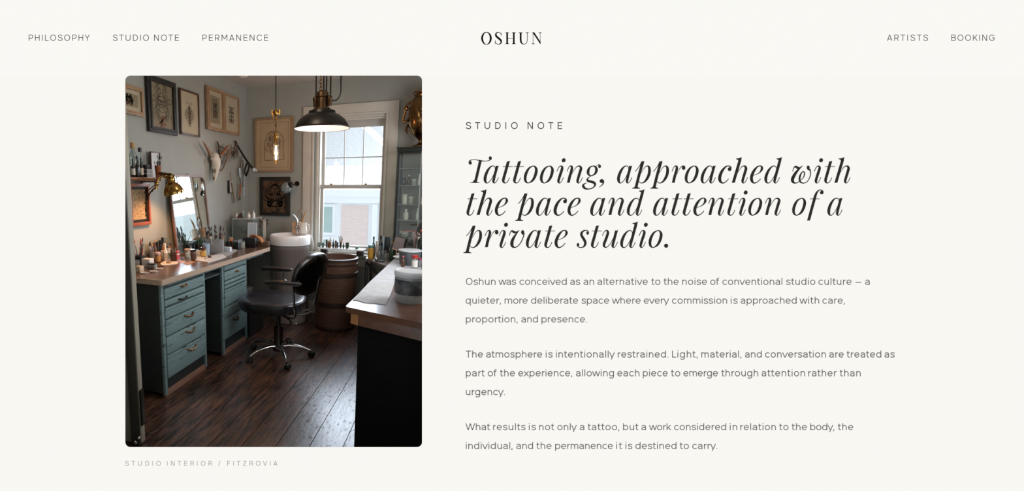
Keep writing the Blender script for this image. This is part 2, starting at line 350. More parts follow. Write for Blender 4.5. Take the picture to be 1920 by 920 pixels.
GL['v'] = (905, [('s', sh([(908, 355, 12), (922, 310, 13), (944, 272, 22), (970, 272, 36), (998, 290, 42), (1035, 288, 26), (1065, 272, 14), (1090, 250, 8)], 561)),
    ('s', sh([(1083, 258, 10), (1045, 305, 22), (1000, 370, 40), (965, 440, 54), (955, 500, 58), (968, 543, 46), (1005, 562, 20), (1055, 545, 16), (1110, 485, 16), (1150, 405, 17), (1172, 335, 18), (1172, 300, 20)], 561)), ('e', (1150, 288-561, 30, 36)), ('s', sh([(1135, 300, 30), (1150, 320, 26), (1168, 335, 14)], 561))])
GL['s'] = (105, [('s', sh([(322, 295, 12), (305, 264, 14), (265, 256, 15), (220, 272, 28), (192, 310, 44), (197, 355, 46), (228, 405, 48), (255, 455, 48), (260, 500, 44), (240, 540, 32), (205, 562, 16), (165, 563, 14), (130, 550, 16), (112, 520, 16)], 561)), ('e', (303, 305-561, 25, 31)), ('e', (130, 513-561, 25, 29))])
GL['u'] = (563, [('s', sh([(568, 355, 12), (584, 315, 12), (606, 277, 13), (636, 258, 17), (660, 270, 36), (668, 302, 46), (650, 365, 48), (620, 445, 48), (598, 505, 48), (602, 542, 38), (622, 562, 20), (650, 556, 14), (690, 522, 12), (730, 465, 11), (765, 395, 10)], 561)),
    ('s', [(822, -300, 48), (800, -220, 48), (778, -130, 46)]+EX(743)), ('p', sh([(795, 264), (822, 260), (850, 248), (842, 285), (788, 285)], 561))])
GL['.'] = (1675, [('e', (1715, 533-561, 38, 38))])
def glyph(ink, g, x, base, s=1/9.6):
    ox, st = GL[g]
    for k, d in st:
        if k in 'sc':
            P = cr_spline(d, 5, k == 'c'); ink.ribbon([(x+(p[0]-ox)*s, base+p[1]*s, (abs(p[2])+1.8)*s) for p in P], k == 'c')
        elif k == 'p': ink.face([(x+(p[0]-ox)*s, base+p[1]*s) for p in d])
        else:
            e = tuple(d)+(0,)*(5-len(d)); ink.ell(x+(e[0]-ox)*s, base+e[1]*s, e[2]*s, e[3]*s, e[4])
HL = [(342.6, 'T178 a447 t778 t978 o1170 o1460', 860), (342.6, 'i32 n215 g485 ,797 a1120 p1392 p1718', 1040), (342.6, 'r375 o610 a895 c1210 h1455', 1220), (342.6, 'e57 d315 w790 i1207 t1392 h1573', 1400),
      (403.0, 't140 h320 e650 p1015 a1388 c1705', 860), (403.0, 'e230 a637 n963 d1297', 1040), (403.0, 'a40 t372 t575 e765 n1033 t1378 i1578', 1220), (403.0, 'o25 n325 o815 f1082 a1447', 1400),
      (463.4, 'p82 r468 i722 v905 a1208 t1540 e1725', 860), (463.4, 's105 t363 u563 d890 i1222 o1400 .1675', 1070)]
def group_part(name, label):
    o = bpy.data.objects.new(name, None); COL.objects.link(o); o.parent = page; o['label'] = label; return o
hd = group_part('headline', 'large italic serif headline in near-black')
for bl in (342.6, 403.0, 463.4):
    ink = Ink()
    for base, seq, off in HL:
        if base == bl:
            for tk in seq.split(): glyph(ink, tk[0], off+float(tk[1:])/9.6, base)
    ink.b.build('text_line', emis('ink_headline', (45, 45, 43)), hd)

# ---- upright serif site title, units = photo px * 13.714, origin 890, 82.7
ink = Ink(); K = 13.714
def tp(x, y): return (890+x/K, 45+y/K)
def ts(P, c=False):
    ink.ribbon([(*tp(p[0], p[1]), (abs(p[2])+2.5)/K) for p in cr_spline(P, 6, c)], c)
def tf(P): ink.face([tp(*p) for p in P])
ts([(300, 213, 15), (352, 232, 26), (395, 290, 42), (413, 368, 48), (395, 448, 42), (352, 508, 26), (300, 525, 15), (248, 508, 26), (206, 448, 42), (188, 368, 48), (206, 290, 42), (248, 232, 26)], True)
ts([(680, 215, 6), (682, 260, 12), (684, 308, 6)]); ts([(678, 285, 8), (652, 235, 14), (605, 214, 16), (560, 232, 28), (540, 280, 40), (562, 325, 46), (620, 375, 50), (668, 420, 46), (680, 460, 36), (662, 502, 28), (610, 525, 16), (562, 508, 14), (532, 465, 10), (524, 420, 6)]); ts([(522, 412, 6), (525, 470, 12), (522, 525, 6)])
for x0, x1 in ((780, 885), (952, 1056)):
    c = (x0+x1)/2; tf([(c-22, 222), (c+22, 222), (c+22, 512), (c-22, 512)])
    for y, d in ((216, 1), (518, -1)): tf([(x0, y), (x1, y), (x1, y+9*d), (c+24, y+22*d), (c-24, y+22*d), (x0, y+9*d)])
tf([(850, 364), (988, 364), (988, 377), (850, 377)])
ts([(1180, 222, 44), (1180, 330, 44), (1181, 420, 44), (1195, 475, 38), (1225, 508, 24), (1265, 520, 15), (1310, 505, 14), (1340, 460, 14), (1351, 390, 14), (1352, 300, 14), (1352, 222, 14)])
for x0, x1, c, h in ((1128, 1234, 1180, 22), (1304, 1390, 1352, 7), (1640, 1720, 1682, 7)): tf([(x0, 216), (x1, 216), (x1, 225), (c+h+4, 238), (c-h-4, 238), (x0, 225)])
tf([(1460, 216), (1532, 216), (1694, 470), (1694, 520), (1682, 520), (1492, 232), (1460, 225)])
tf([(1491, 225), (1504, 225), (1504, 515), (1491, 515)]); tf([(1458, 519), (1542, 519), (1542, 510), (1508, 497), (1488, 497), (1458, 510)]); tf([(1676, 222), (1689, 222), (1689, 515), (1676, 515)])
ink.build('site_title', emis('ink_title', (8, 8, 8)), 'centred black serif site title')

# ---- monoline sans: strokes as centre lines in em, y up
def arc(cx, cy, rx, ry, a0, a1, n=14): return [(cx+rx*math.cos(R(a0+(a1-a0)*i/n)), cy+ry*math.sin(R(a0+(a1-a0)*i/n))) for i in range(n+1)]
X, CP, AS = .545, .72, .735
SW = .090
def make_sans(W):
    h = W/2; S = {}
    xm = X/2; ro = X/2-h+.006
    def bowl(cx, rx=.235): return arc(cx, xm, rx, ro, 0, 360, 24)
    # (left bearing, right bearing, ink width, strokes); strokes: list of polylines; ('d',x0,y0,x1,y1) slanted bar cut level
    S['o'] = (.05, .05, .55, [bowl(.275, .275-h)])
    S['c'] = (.05, .03, .50, [arc(.275, xm, .275-h, ro, 42, 318, 20)])
    S['e'] = (.05, .045, .54, [arc(.27, xm, .27-h, ro, 0, 322, 22), [(h, xm), (.54-h, xm)]])
    S['d'] = (.05, .08, .54, [arc(.27, xm, .27-h, ro, 0, 360, 22), [(.54-h, 0), (.54-h, AS)]])
    S['b'] = (.08, .05, .54, [arc(.27, xm, .27-h, ro, 0, 360, 22), [(h, 0), (h, AS)]])
    S['q'] = (.05, .08, .54, [arc(.27, xm, .27-h, ro, 0, 360, 22), [(.54-h, -.2), (.54-h, X)]])
    S['p'] = (.08, .05, .54, [arc(.27, xm, .27-h, ro, 0, 360, 22), [(h, -.2), (h, X)]])
    S['g'] = (.05, .08, .54, [arc(.27, xm, .27-h, ro, 0, 360, 22), [(.54-h, X), (.54-h, -.02)]+arc(.27, -.02, .27-h, .165, 0, -150, 14)])
    S['n'] = (.08, .075, .47, [[(h, 0), (h, X)], arc(.235, X-.235, .235-h, .235-h+.004, 180, 0)+[(.47-h, 0)]])
    S['h'] = (.08, .075, .47, [[(h, 0), (h, AS)], arc(.235, X-.235, .235-h, .235-h+.004, 180, 0)+[(.47-h, 0)]])
    S['u'] = (.075, .08, .47, [[(.47-h, 0), (.47-h, X)], [(h, X)]+arc(.235, .235, .235-h, .235-h+.004, 180, 360)])
    S['m'] = (.08, .075, .78, [[(h, 0), (h, X)], arc(.215, X-.215, .215-h+.012, .215-h+.004, 180, 0)+[(.39, 0)], arc(.575, X-.215, .215-h+.012-.01, .215-h+.004, 180, 0)+[(.78-h, 0)]])
    S['r'] = (.08, .0, .30, [[(h, 0), (h, X)], arc(.30, X-.25, .30-h, .25-h, 178, 92)])
    S['i'] = (.08, .08, W, [[(h, 0), (h, X)], [(h, .655), (h, .655+W)]])
    S['l'] = (.08, .08, W, [[(h, 0), (h, AS)]])
    S['t'] = (.02, .03, .33, [[(.125, AS-.05), (.125, .14)]+arc(.125+.105, .14, .105, .14-h, 180, 275, 8)+[(.33, h)], [(0, X-h), (.32, X-h)]])
    S['f'] = (.02, .0, .33, [[(.125, 0), (.125, AS-.15)]+arc(.125+.12, AS-.155, .12, .155-h+.01, 180, 90, 8)+[(.33, AS-h+.005)], [(0, X-h), (.31, X-h)]])
    S['s'] = (.04, .035, .46, [[(.43, .40), (.40, .455), (.34, .50), (.235, X-h+.006), (.12, .495), (.065, .42), (.09, .345), (.16, .305), (.31, .265), (.39, .215), (.42, .145), (.37, .07), (.24, h-.006), (.11, .05), (.035, .14)]])
    S['a'] = (.05, .08, .48, [[(.035+.0, .40)]+arc(.245, X-.185, .48-h-.245, .185-h+.005, 150, 0)[0:]+[(.48-h, 0)], [(.48-h, .32), (.25, .315)]+arc(.20, .158, .20-h, .158-h+.0, 95, 270, 12)+[(.30, .045), (.39, .09), (.48-h, .17)]])
    S['v'] = (.02, .02, .51, [('d', 0, X, .255, 0), ('d', .51, X, .255, 0)])
    S['y'] = (.02, .02, .51, [('d', 0, X, .255, 0), ('d', .51, X, .165, -.2)])
    S['w'] = (.02, .02, .76, [('d', 0, X, .20, 0), ('d', .38, X, .20, 0), ('d', .38, X, .56, 0), ('d', .76, X, .56, 0)])
    S['x'] = (.02, .02, .49, [('d', .01, X, .48, 0), ('d', .48, X, .01, 0)])
    S['k'] = (.08, .01, .45, [[(h, 0), (h, AS)], ('d', .42, X, .04, .14), ('d', .18, .30, .43, 0)])
    S[','] = (.06, .06, .10, [('d', .06, .10, .02, -.10)])
    S['.'] = (.07, .07, .09, [[(.045, 0), (.045, .09)]])
    S['—'] = (.08, .08, .62, [[(0, .27), (.62, .27)]])
    S['/'] = (.05, .05, .28, [('d', .26, CP+.04, .02, -.02)])
    c = CP/2; rc = CP/2-h+.008
    S['O'] = (.06, .06, .70, [arc(.35, c, .35-h, rc, 0, 360, 28)])
    S['C'] = (.06, .05, .63, [arc(.35, c, .35-h, rc, 38, 322, 24)])
    S['G'] = (.06, .06, .65, [arc(.35, c, .35-h, rc, 38, 350, 24)+[(.65-h, c-.02)], [(.36, c-.02), (.65, c-.02)]])
    S['S'] = (.05, .05, .56, [[(.515, .535), (.49, .60), (.41, .665), (.28, CP-h+.008), (.14, .655), (.07, .56), (.095, .46), (.20, .395), (.36, .35), (.485, .285), (.525, .19), (.47, .085), (.29, h-.008), (.12, .07), (.04, .19)]])
    S['I'] = (.10, .10, W, [[(h, 0), (h, CP)]])
    S['L'] = (.10, .03, .42, [[(h, 0), (h, CP)], [(0, h), (.42, h)]])
    S['H'] = (.10, .10, .54, [[(h, 0), (h, CP)], [(.54-h, 0), (.54-h, CP)], [(0, c), (.54, c)]])
    S['E'] = (.10, .05, .47, [[(h, 0), (h, CP)], [(0, h), (.47, h)], [(0, c), (.44, c)], [(0, CP-h), (.47, CP-h)]])
    S['F'] = (.10, .04, .45, [[(h, 0), (h, CP)], [(0, c), (.41, c)], [(0, CP-h), (.45, CP-h)]])
    S['T'] = (.03, .03, .54, [[(.27, 0), (.27, CP)], [(0, CP-h), (.54, CP-h)]])
    S['D'] = (.10, .06, .58, [[(h, 0), (h, CP)], [(0, CP-h), (.25, CP-h)]+arc(.25, c, .33-h, c-h, 90, -90, 18)+[(0, h)]])
    S['U'] = (.09, .09, .59, [[(h, CP), (h, .27)]+arc(.295, .27, .295-h, .27-h+.006, 180, 360, 16)+[(.59-h, CP)]])
    S['P'] = (.10, .04, .52, [[(h, 0), (h, CP)], [(0, CP-h), (.32, CP-h)]+arc(.32, CP-h-.19, .20-h, .19, 90, -90, 14)+[(0, CP-h-.38)]])
    S['R'] = (.10, .04, .53, [[(h, 0), (h, CP)], [(0, CP-h), (.32, CP-h)]+arc(.32, CP-h-.18, .20-h, .18, 90, -90, 14)+[(0, CP-h-.36)], ('d', .30, .32, .485, 0)])
    S['B'] = (.10, .05, .54, [[(h, 0), (h, CP)], [(0, CP-h), (.30, CP-h)]+arc(.30, CP-h-.155, .20-h, .155, 90, -90, 12), [(0, CP-h-.31), (.33, CP-h-.31)]+arc(.33, (CP-.31)/2, .21-h, (CP-.31)/2-h, 90, -90, 12)+[(0, h)]])
    S['N'] = (.10, .10, .56, [[(h, 0), (h, CP)], [(.56-h, 0), (.56-h, CP)], ('d', h+.01, CP, .56-h-.01, 0)])
    S['M'] = (.10, .10, .68, [[(h, 0), (h, CP)], [(.68-h, 0), (.68-h, CP)], ('d', h+.01, CP, .34, .2), ('d', .68-h-.01, CP, .34, .2)])
    S['A'] = (.02, .02, .60, [('d', .30, CP, .03, 0), ('d', .30, CP, .57, 0), [(.12, .20), (.48, .20)]])
    S['V'] = (.02, .02, .60, [('d', .03, CP, .30, 0), ('d', .57, CP, .30, 0)])
    S['Y'] = (.02, .02, .56, [('d', .03, CP, .28, .30), ('d', .53, CP, .28, .30), [(.28, .32), (.28, 0)]])
    S['W'] = (.02, .02, .98, [('d', .03, CP, .27, 0), ('d', .49, CP, .27, 0), ('d', .49, CP, .71, 0), ('d', .95, CP, .71, 0)])
    S['K'] = (.10, .02, .54, [[(h, 0), (h, CP)], ('d', .48, CP, .05, .24), ('d', .20, .40, .50, 0)])
    S['Z'] = (.05, .05, .52, [[(.03, CP-h), (.52, CP-h)], [(0, h), (.52, h)], ('d', .46, CP-h, .06, h)])
    return S
def word(ink, S, W, txt, x0, x1, base, em):
    tot = 0; pos = []; x = 0
    for i, ch in enumerate(txt):
        g = S[ch]
        if i: x += g[0]
        pos.append(x); x += g[2]
        if i < len(txt)-1: x += g[1]
    ls = ((x1-x0)/em - x)/max(1, len(txt)-1)
    for i, ch in enumerate(txt):
        gx = x0/em + pos[i] + ls*i
        if len(txt) == 1: gx = ((x0+x1)/2)/em - S[ch][2]/2
        for st in S[ch][3]:
            if st[0] == 'd':
                _, ax, ay, bx, by = st; L_ = math.hypot(bx-ax, by-ay); hw = W/2*L_/max(abs(by-ay), .01)
                ink.face([((gx+p)*em, base-q*em) for p, q in ((ax-hw, ay), (ax+hw, ay), (bx+hw, by), (bx-hw, by))])
            else:
                pts = cr_spline(st, 3) if ch in 'sS' else st
                cl = len(pts) > 15 and abs(pts[0][0]-pts[-1][0]) < 1e-6 and abs(pts[0][1]-pts[-1][1]) < 1e-6
                if cl: pts = pts[:-1]
                # straight runs into corners: split so butt ends stay square
                ink.ribbon([((gx+p[0])*em, base-p[1]*em, W*em) for p in pts], cl)
def line(ink, W, em, base, spec, S=None):
    S = S or make_sans(W)
    for txt, x0, x1 in spec: word(ink, S, W, txt, x0, x1, base, em)
def Z(off, k, items): return [(t, off+a/k, off+b_/k) for t, a, b_ in items]
A_, B_ = (860, 4.683), (1260, 4.465)
def x1(v, z=A_): return z[0]+v/z[1]
nav = emis('ink_nav', (62, 62, 60)); body = emis('ink_body', (96, 96, 94))
for lab, spec in (('first link from the left in the header', [('PHILOSOPHY', 103, 947)]), ('second link from the left in the header', [('STUDIO', 1268, 1768), ('NOTE', 1838, 1920+262)]), ):
    ink = Ink(); line(ink, .080, 16, 76.6, Z(40, 7.385, spec)); ink.build('navigation_link', nav, lab)
ink = Ink(); line(ink, .080, 16, 76.6, Z(300, 7.385, [('PERMANENCE', 587, 1498)])); ink.build('navigation_link', nav, 'third link from the left in the header')
for lab, t in (('fourth link in the header, right of the site title', ('ARTISTS', 168, 735)), ('last link at the right end of the header', ('BOOKING', 1057, 1655))):
    ink = Ink(); line(ink, .080, 16, 76.6, Z(1640, 7.385, [t])); ink.build('navigation_link', nav, lab)
ink = Ink(); line(ink, .092, 17.8, 241.8, Z(860, 9.143, [('STUDIO', 120, 1010), ('NOTE', 1180, 1772)])); ink.build('section_title', emis('ink_section', (48, 48, 46)), 'small wide-spaced dark capitals above the headline')
ink = Ink(); line(ink, .092, 12.4, 872.4, Z(225, 6.194, [('STUDIO', 60, 475), ('INTERIOR', 545, 1070), ('/', 1143, 1165), ('FITZROVIA', 1245, 1828)])); ink.build('picture_caption', emis('ink_caption', (160, 160, 156)), 'pale grey capitals under the picture')
PARA = [
 [(533.8, Z(*A_, [('Oshun', 62, 323), ('was', 352, 503), ('conceived', 533, 948), ('as', 978, 1066), ('an', 1095, 1188), ('alternative', 1217, 1660), ('to', 1690, 1770)])+[('the', x1(1798), x1(55, B_))]+Z(*B_, [('noise', 84, 292), ('of', 318, 393), ('conventional', 420, 922), ('studio', 953, 1198), ('culture', 1224, 1502), ('—', 1531, 1585), ('a', 1613, 1655)])),
  (569.1, Z(*A_, [('quieter,', 60, 370), ('more', 403, 605), ('deliberate', 634, 1048), ('space', 1077, 1320), ('where', 1347, 1597), ('every', 1624, 1843)])+[('commission', x1(1871), x1(460, B_))]+Z(*B_, [('is', 490, 548), ('approached', 573, 1042), ('with', 1068, 1230), ('care,', 1257, 1445)])),
  (604.3, Z(*A_, [('proportion,', 62, 517), ('and', 549, 695), ('presence.', 726, 1126)]))],
 [(669.9, Z(*A_, [('The', 62, 213), ('atmosphere', 240, 733), ('is', 764, 824), ('intentionally', 853, 1367), ('restrained.', 1396, 1840)])+[('Light,', x1(1872), x1(213, B_))]+Z(*B_, [('material,', 243, 579), ('and', 609, 750), ('conversation', 777, 1287), ('are', 1313, 1436), ('treated', 1460, 1750), ('as', 1776, 1862)])),
  (705.1, Z(*A_, [('part', 62, 227), ('of', 254, 333), ('the', 361, 494), ('experience,', 522, 995), ('allowing', 1028, 1363), ('each', 1391, 1586), ('piece', 1615, 1835)])+[('to', x1(1862), x1(68, B_))]+Z(*B_, [('emerge', 93, 384), ('through', 411, 720), ('attention', 748, 1112), ('rather', 1139, 1378), ('than', 1402, 1578)])),
  (740.4, Z(*A_, [('urgency.', 62, 405)]))],
 [(806.0, Z(*A_, [('What', 60, 275), ('results', 302, 586), ('is', 615, 677), ('not', 705, 838), ('only', 865, 1033), ('a', 1061, 1103), ('tattoo,', 1131, 1409), ('but', 1442, 1577), ('a', 1601, 1645), ('work', 1673, 1862)])+[('considered', x1(1890), x1(452, B_))]+Z(*B_, [('in', 482, 544), ('relation', 570, 868), ('to', 895, 974), ('the', 1000, 1128), ('body,', 1155, 1357), ('the', 1386, 1516)])),
  (841.3, Z(*A_, [('individual,', 62, 472), ('and', 505, 652), ('the', 681, 815), ('permanence', 846, 1353), ('it', 1382, 1433), ('is', 1463, 1523)])+[('destined', x1(1550), x1(36, B_))]+Z(*B_, [('to', 63, 140), ('carry.', 168, 377)]))]]
SB = make_sans(SW)
for lab, lines in zip(('upper grey text paragraph', 'middle grey text paragraph', 'lower grey text paragraph'), PARA):
    pp = group_part('paragraph', lab)
    for base, spec in lines:
        ink = Ink(); line(ink, SW, 18, base, spec, SB); ink.b.build('text_line', body, pp)
# ================================================================== SHELL
wallp = mat('grey_wall_paint', (150, 151, 143), .75, var=.06, scale=3, bump=.12)
ceilp = mat('ceiling_paint', (188, 182, 174), .8, var=.04, scale=2)
trimp = mat('trim_paint', (194, 188, 176), .5, var=.06, scale=9, bump=.08)
fm = floor_mat()
PN = WM.col[2].copy()                                 # page plane normal (forward)
def shell_y(x, z, d): # world y of the page-parallel plane at depth d for given x, z
    return (d - PN.x*x - PN.z*(z-CH))/PN.y
FD = PD + .03                                          # depth of the added front partition behind the page
def slab(name, pts, m, t):
    """pts: front face loop; t: thickness vector"""
    n = len(pts); t = Vector(t); b = MB(); vs = [Vector(p) for p in pts]+[Vector(p)+t for p in pts]
    b.add(vs, [tuple(range(n)), tuple(reversed(range(n, 2*n)))]+[(i, n+i, n+(i+1) % n, (i+1) % n) for i in range(n)], False)
    return struct(b.build(name, m))
yl0, yr0 = shell_y(XL, 0, FD), shell_y(XR+.09, 0, FD)
slab('floor', [(XL, yl0, 0), (XR, yr0, 0), (XR, YB, 0), (XL, YB, 0)], fm, (0, 0, -.05))
ylc, yrc = shell_y(XL, ZC, FD), shell_y(XR+.09, ZC, FD)
slab('ceiling', [(XL, ylc, ZC), (XL, YB, ZC), (XR, YB, ZC), (XR, yrc, ZC)], ceilp, (0, 0, .05))
slab('wall_left', [(XL, yl0, 0), (XL, YB, 0), (XL, YB, ZC), (XL, ylc, ZC)], wallp, (-.08, 0, 0))
slab('wall_right', [(XR, yr0, 0), (XR, yrc, ZC), (XR, YB, ZC), (XR, YB, 0)], wallp, (.08, 0, 0))
# window opening in the back wall
WX0, WX1, WZ0, WZ1 = -1.535, -.745, .74, 2.235
b = MB()
for x0, x1, z0, z1 in ((XL-.08, WX0, 0, ZC), (WX1, XR+.08, 0, ZC), (WX0, WX1, 0, WZ0), (WX0, WX1, WZ1, ZC)):
    b.box(x0, x1, YB, YB+.14, z0, z1)
struct(b.build('wall_back', wallp))
# unseen partition added behind the page against stray light, opening a little larger than the picture
def cw(px, py, d):  # point at camera depth d through a photo pixel
    v = WM @ _ray(px, py); return v*(d/FPX)+Vector((0, 0, CH))
def cl(x, y, d): return WM @ Vector((x, y, d)) + Vector((0, 0, CH))
b = MB()
def line_plane(x, z): return Vector((x, shell_y(x, z, FD), z))
hx = [cw(225, 131, FD), cw(801, 131, FD), cw(801, 848, FD), cw(225, 848, FD)]
o_ = [line_plane(XL, ZC), line_plane(XR, ZC), line_plane(XR, 0), line_plane(XL, 0)]
nt = PN*.04; vs = [v.copy() for v in o_+hx]+[v+nt for v in o_+hx]; fs = []
for i in range(4):
    j = (i+1) % 4; fs += [(i, j, 4+j, 4+i), (8+i, 12+i, 12+j, 8+j), (4+i, 4+j, 12+j, 12+i), (i, 8+i, 8+j, j)]
b.add(vs, fs, False); struct(b.build('light_seal_front', wallp))
# baseboard
b = MB(); b.box(XL, XR, YB-.018, YB, 0, .15, bev=.004); struct(b.build('baseboard_back', trimp))

# ================================================================== WINDOW
win = struct(thing('window_1', None, None, ((WX0+WX1)/2, YB, WZ0)))
del_keys = None
W0 = Matrix.Translation(win.location).inverted()
def wb(name, boxes, m, par=None, bev=.004):
    b = MB()
    for i, (x0, x1, y0, y1, z0, z1) in enumerate(boxes): b.box(x0, x1, y0-.0006*i, y1+.0006*i, z0, z1, W0, bev)
    return b.build(name, m, par or win)
# casing: flat boards with a bead on the inner edge
wb('casing', [(-1.685, -1.560, YB-.022, YB, .70, 2.355), (-.765, -.650, YB-.022, YB, .70, 2.355), (-1.685, -.650, YB-.024, YB, 2.235, 2.355)], trimp)
wb('casing_bead', [(-1.575, -1.552, YB-.036, YB-.02, .72, 2.26), (-.775, -.752, YB-.036, YB-.02, .72, 2.26), (-1.575, -.752, YB-.036, YB-.02, 2.232, 2.256)], trimp)
wb('jamb_liner', [(WX0, WX0+.022, YB, YB+.14, WZ0, WZ1), (WX1-.022, WX1, YB, YB+.14, WZ0, WZ1), (WX0, WX1, YB, YB+.14, WZ1-.022, WZ1), (WX0, WX1, YB, YB+.14, WZ0-.02, WZ0+.02)], trimp)
wb('stop_bead', [(WX0+.02, WX0+.04, YB+.02, YB+.04, WZ0, WZ1-.02), (WX1-.04, WX1-.02, YB+.02, YB+.04, WZ0, WZ1-.02), (WX0+.02, WX1-.02, YB+.02, YB+.04, WZ1-.042, WZ1-.022)], trimp)
wb('window_stool', [(-1.72, -.60, YB-.07, YB+.04, .715, .742)], trimp)
wb('apron', [(-1.68, -.64, YB-.02, YB, .60, .715)], trimp)
ys = YB+.06
g = glass('pane_glass', (247, 249, 250), .01)
sashp = mat('sash_paint', (176, 172, 164), .45, var=.05, scale=9)
lo = wb('lower_sash', [(-1.500, -1.462, ys, ys+.035, .765, 1.505), (-.822, -.776, ys, ys+.035, .765, 1.505), (-1.50, -.776, ys, ys+.035, .765, .825), (-1.50, -.776, ys-.006, ys+.035, 1.462, 1.508)], sashp)
wb('pane', [(-1.47, -.81, ys+.016, ys+.019, .80, 1.47)], g, lo, 0)
brassm = mat('brass', (176, 128, 62), .25, 1.0, var=.25, scale=20)
wb('sash_lock', [(-1.385, -1.355, ys-.012, ys+.02, 1.508, 1.522), (-.995, -.965, ys-.012, ys+.02, 1.508, 1.522)], brassm, lo)
yu = ys+.04
up = wb('upper_sash', [(-1.502, -1.462, yu, yu+.03, 1.49, 2.20), (-.822, -.776, yu, yu+.03, 1.49, 2.20), (-1.50, -.776, yu, yu+.03, 2.125, 2.205)], sashp)
wb('muntin', [(-1.243, -1.233, yu+.004, yu+.02, 1.49, 2.13), (-1.033, -1.023, yu+.004, yu+.02, 1.49, 2.13), (-1.47, -.81, yu+.004, yu+.02, 1.80, 1.811)], sashp, up, .002)
wb('pane', [(-1.47, -.81, yu+.022, yu+.025, 1.49, 2.13)], g, up, 0)

# ================================================================== OUTSIDE
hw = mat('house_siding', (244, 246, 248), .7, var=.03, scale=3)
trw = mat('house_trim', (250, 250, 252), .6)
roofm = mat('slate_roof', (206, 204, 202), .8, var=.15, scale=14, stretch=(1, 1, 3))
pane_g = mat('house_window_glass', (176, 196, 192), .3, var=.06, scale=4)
def brick_mat():
    m = bpy.data.materials.new('pale_brick'); m.use_nodes = True; nt = m.node_tree; N = nt.nodes; L = nt.links; b = N['Principled BSDF']
    tc = N.new('ShaderNodeTexCoord'); mp = N.new('ShaderNodeMapping'); mp.inputs['Rotation'].default_value = (R(90), 0, 0); L.new(tc.outputs['Object'], mp.inputs[0])
    br = N.new('ShaderNodeTexBrick'); br.inputs['Scale'].default_value = 9; br.inputs['Color1'].default_value = rgb(238, 214, 208); br.inputs['Color2'].default_value = rgb(230, 206, 200); br.inputs['Mortar'].default_value = rgb(240, 230, 226)
    L.new(mp.outputs[0], br.inputs[0]); L.new(br.outputs[0], b.inputs['Base Color']); b.inputs['Roughness'].default_value = .85; return m
HY = 8.0
house = thing('house', 'pale neighbouring house with white trim and pink brick seen through the window', 'house', (-2.0, HY, -1.0))
H0 = Matrix.Translation(house.location).inverted()
def hb(name, boxes, m, par=None):
    b = MB()
    for x0, x1, y0, y1, z0, z1 in boxes: b.box(x0, x1, y0, y1, z0, z1, H0)
    return b.build(name, m, par or house)
hb('wall', [(-5, 1.5, HY, HY+2, -1, 1.42)], hw)
hb('brick_panel', [(-2.06, -1.56, HY-.03, HY, -1, 1.13)], brick_mat())
hb('cornice', [(-5, 1.5, HY-.22, HY, 1.30, 1.42), (-5, 1.5, HY-.10, HY, 1.18, 1.30)], trw)
hb('downpipe', [(-1.47, -1.38, HY-.10, HY-.02, -1, 1.17)], trw)
for x0, x1, z0, z1 in ((-2.44, -2.22, .62, 1.10), (-2.44, -2.22, -.1, .48), (-2.98, -2.66, .62, 1.10), (-2.98, -2.66, -.1, .48)):
    f = hb('window', [(x0-.05, x1+.05, HY-.05, HY, z0-.05, z1+.05)], trw)
    hb('glazing', [(x0, x1, HY-.06, HY-.04, z0, z1)], pane_g, f)
b = MB(); b.add([(-5, HY-.25, 1.42), (1.5, HY-.25, 1.42), (1.5, HY+1.6, 1.66), (-5, HY+1.6, 1.66), (-5, HY+1.6, 1.42), (1.5, HY+1.6, 1.42)], [(0, 1, 2, 3), (0, 4, 5, 1), (1, 5, 2), (0, 3, 4), (3, 2, 5, 4)], False, H0); b.build('porch_roof', trw, house)
farh = thing('house', 'grey slate gable roof rising behind the pale house outside', 'house', (-3.9, 11, -1))
b = MB(); M_ = Matrix.Translation(farh.location).inverted()
b.prism([(-6, 2.2), (-3.35, 3.75), (-1.35, 2.0), (-6, 2.0)], 0, 4, M_ @ Matrix.Translation((0, 15, 0)) @ Matrix.Rotation(R(90), 4, 'X')); b.build('roof', roofm, farh)
b = MB(); b.box(-5.9, -1.5, 11.2, 15, -1, 2.0, M_); b.build('wall', hw, farh)
b = MB(); b.box(-3.5, -3.1, 11.5, 12, 3.4, 4.1, M_, .02); b.build('chimney', mat('chimney_brick', (190, 170, 165), .8, var=.1), farh)

# ================================================================== DOOR at the left edge (half open, seen on its edge)
doorp = mat('door_edge_paint', (150, 142, 124), .55, var=.10, scale=5, bump=.1)
door = struct(thing('door_1', None, None, (-1.63, 1.82, 0)))
DM = T(0, 0, 0, rz=188)
b = MB(); b.box(-.0, .62, -.045, 0, .01, 2.14, DM, .004); b.build('door_leaf', doorp, door)
b = MB(); b.box(-.004, .055, .001, .014, .012, 2.13, DM, .003); b.build('weather_strip', mat('strip_dark', (66, 62, 52), .6, var=.1), door)
b = MB(); b.box(-.010, .003, -.040, -.006, .12, .34, DM, .003); b.build('lock_plate', mat('dark_steel', (44, 40, 34), .45, .6), door)
b = MB(); b.ball((.018, .028, .035), (.012, .014, .014), M=DM); b.ball((-.002, .024, .062), (.010, .012, .010), M=DM); b.build('door_stop', mat('bright_steel', (190, 186, 176), .2, 1), door)

